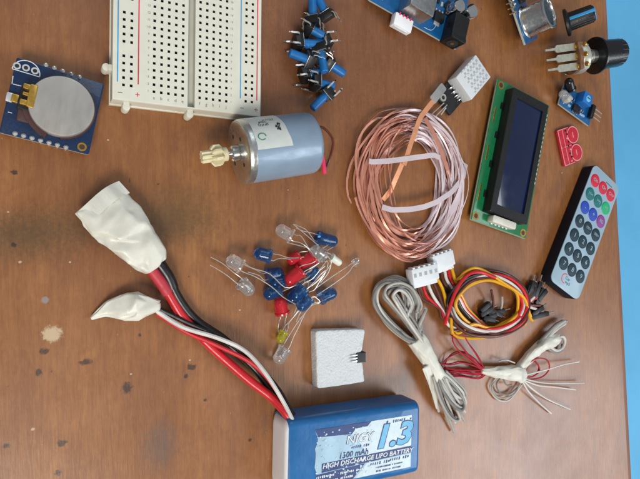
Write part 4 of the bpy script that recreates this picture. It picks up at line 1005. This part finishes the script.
for a_,b_ in (((520,250),(545,165)),((535,235),(568,140)),((550,240),(595,185)),((525,300),(585,255)),((522,310),(615,286)),((510,225),(540,140))): pinend(a_,b_,2.6,3.0)
for a_,b_ in (((505,262),(532,178)),((515,240),(556,150)),((540,255),(580,168)),((498,240),(526,160))): pinend(a_,b_,2.2,2.6)
for a_,b_ in (((320,300),(385,262)),((335,318),(400,290)),((345,275),(425,312)),((320,285),(372,240)),((350,300),(440,275)),((330,310),(395,325))): pinend(a_,b_,2.4,3.2)
for k,(a_,b_) in enumerate((((365,200),(372,285)),((408,225),(400,290)))):
    wire(Z1([(a_[0],a_[1],5),((a_[0]+b_[0])/2+4,(a_[1]+b_[1])/2,3.5),(b_[0],b_[1],3)]),.6,('w_brown','w_grey')[k],'wire',par=t)

# ------------------------------------------------------------------ taped red and white wires
t=Thing('taped_red_wires','thin red and white wires bound by white tape with splayed white ends','wire bundle',V(*at(500,373)[:2],0))
g2=(430,300); s2=3.4235
def Z2(pts): return [(g2[0]+x/s2,g2[1]+y/s2,z) for x,y,z in pts]
for pts in ([(190,243,4),(150,225,4.5),(110,215,4),(70,222,3),(30,216,2)],[(190,247,4),(150,250,4),(105,246,3),(60,252,2),(25,262,1.2)],[(190,241,4),(160,190,5),(130,145,5),(105,100,4),(92,80,3)],[(190,245,4),(150,215,5),(105,180,6),(80,145,6),(78,120,5),(90,110,4)],
 [(190,240,4),(140,200,5),(110,160,5.5),(85,128,5),(70,118,4)],
 [(190,242,3),(150,200,4),(110,180,4),(75,190,3),(50,210,2),(55,232,2),(110,240,3),(185,240,4)],
 [(190,248,3),(150,255,2.5),(110,250,2),(70,258,1.5)],[(190,246,4),(150,240,3),(110,238,2.5),(65,245,2)],
 [(190,250,3),(160,268,2),(110,262,1.5),(60,262,1.2)]):
    wire(Z2(pts),.34,'w_darkred','wire',par=t)
    wire([(x+1.3*math.sin(i_*1.9),y+1.6*math.cos(i_*1.3),max(.6,z-.9)) for i_,(x,y,z) in enumerate(Z2(pts))],.3,'w_darkred','wire',par=t)
for pts in ([(310,255,4),(330,225,5),(365,200,6),(400,205,6),(408,235,5),(385,262,4),(340,272,3),(312,262,3)],
 [(310,250,4),(335,215,5),(360,212,5),(375,240,4.5),(350,262,4),(312,262,4)],[(312,250,3),(322,215,4),(345,200,4.5),(372,225,4),(365,255,3)]):
    wire(Z2(pts),.36,'w_darkred','wire',par=t)
for k,pts in enumerate(([(312,262,4),(345,252,5),(400,238,5),(460,220,4),(510,211,3)],[(312,266,4),(380,282,4),(450,285,3.5),(528,283,3)],[(312,270,3),(370,292,3.5),(430,298,2.5),(498,307,2)],
 [(314,268,3),(345,300,3.5),(400,338,2.5),(480,374,1.5)],[(312,270,3),(335,310,3),(372,350,2),(415,388,1.2)],[(230,268,2),(212,295,2),(222,325,2),(255,335,2),(290,320,2.5),(312,280,3)],
 [(240,268,2),(228,290,1.5),(240,318,1.5),(270,322,2),(300,300,2)],[(235,210,3),(260,205,5),(290,215,5)],[(250,268,3),(262,290,3),(280,290,3)],[(225,268,2),(206,300,1.2),(228,338,1.2),(270,342,1.5),(318,285,2)])):
    wire(Z2(pts),.42,('w_white','w_lightgrey','w_white','w_white','w_white','w_grey','w_darkgrey','w_grey','w_darkgrey','w_lightgrey')[k],'wire',par=t)
wrapped([(481,370.5,4),(490,371.5,4.2),(500,372,4.4),(510,373,4.4),(519,374,4.2),(525,378,3.6)],[2.4,4.6,5.4,6.6,8,8,4],[2.4,4,4.6,5,5.2,5,2.4],'tape_wrap','creased white tape sleeve',41,.5,par=t)
t=Thing('taped_grey_wires','short grey wire hank wrapped in white tape below the remote','wire bundle',V(*at(540,345)[:2],0))
for k in range(7):
    dx,dy=(k%4)*7-10,(k//4)*9-4
    wire(Z2([(330,215,3),(370+dx*.5,160+dy,3.6),(410+dx*.6,115+dy,4),(440+dx,88+dy*.8,4),(460+dx*.7,76+dy,3.6)]),.8,('w_darkgrey','w_grey','w_lightgrey','w_grey')[k%4],'wire',par=t)
wire(Z2([(400,150,3),(430,172,3),(452,165,3),(462,142,3),(455,125,3.5),(435,128,4)]),.8,'w_lightgrey','wire',par=t)
wire(Z2([(395,160,2.5),(425,178,2),(450,172,2),(455,150,2)]),.8,'w_darkgrey','wire',par=t)
wrapped([(517,372,3.4),(525,362,3.6),(534,352,3.8),(543,345,4),(552,341,4),(559,337,3.6)],[4,5,5.4,6,6.8,6.4,4],[3,4,4.4,4.6,4.4,4,3],'tape_wrap','creased white tape sleeve',55,.6,par=t)

# ------------------------------------------------------------------ light
w=bpy.data.worlds.new('World'); bpy.context.scene.world=w; w.use_nodes=True
nt=w.node_tree; bg=nt.nodes['Background']
tc=nt.nodes.new('ShaderNodeTexCoord'); sp=nt.nodes.new('ShaderNodeSeparateXYZ'); nt.links.new(tc.outputs['Generated'],sp.inputs[0])
cr=nt.nodes.new('ShaderNodeValToRGB'); nt.links.new(sp.outputs['Z'],cr.inputs[0])
cr.color_ramp.elements[0].position=0; cr.color_ramp.elements[0].color=(.28,.30,.32,1)
cr.color_ramp.elements[1].position=1; cr.color_ramp.elements[1].color=(.62,.66,.70,1)
nt.links.new(cr.outputs[0],bg.inputs[0]); bg.inputs[1].default_value=.5
def area(name,loc,target,size,power,color,sy=None):
    l=bpy.data.lights.new(name,'AREA'); l.energy=power; l.color=color; l.size=size*S
    if sy: l.shape='RECTANGLE'; l.size_y=sy*S
    o=bpy.data.objects.new(name,l); C.objects.link(o); o.location=Vector(loc)*S
    o.rotation_euler=(Vector(target)-Vector(loc)).to_track_quat('-Z','Y').to_euler(); return o
area('window_light',(-230,-640,760),(60,0,0),340,7.5,(1,.95,.87))
area('side_window_light',(980,-480,830),(230,-60,0),560,6.5,(.86,.93,1))
area('far_soft_light',(150,800,800),(300,0,0),500,1.6,(.78,.88,1))  # unseen soft cool source on the far side, added for desk sheen
sc_=bpy.context.scene
sc_.view_settings.view_transform='Standard'; sc_.view_settings.look='None'; sc_.view_settings.exposure=0
sc_.render.engine='CYCLES'; sc_.cycles.max_bounces=10; sc_.cycles.transparent_max_bounces=16; sc_.cycles.transmission_bounces=8
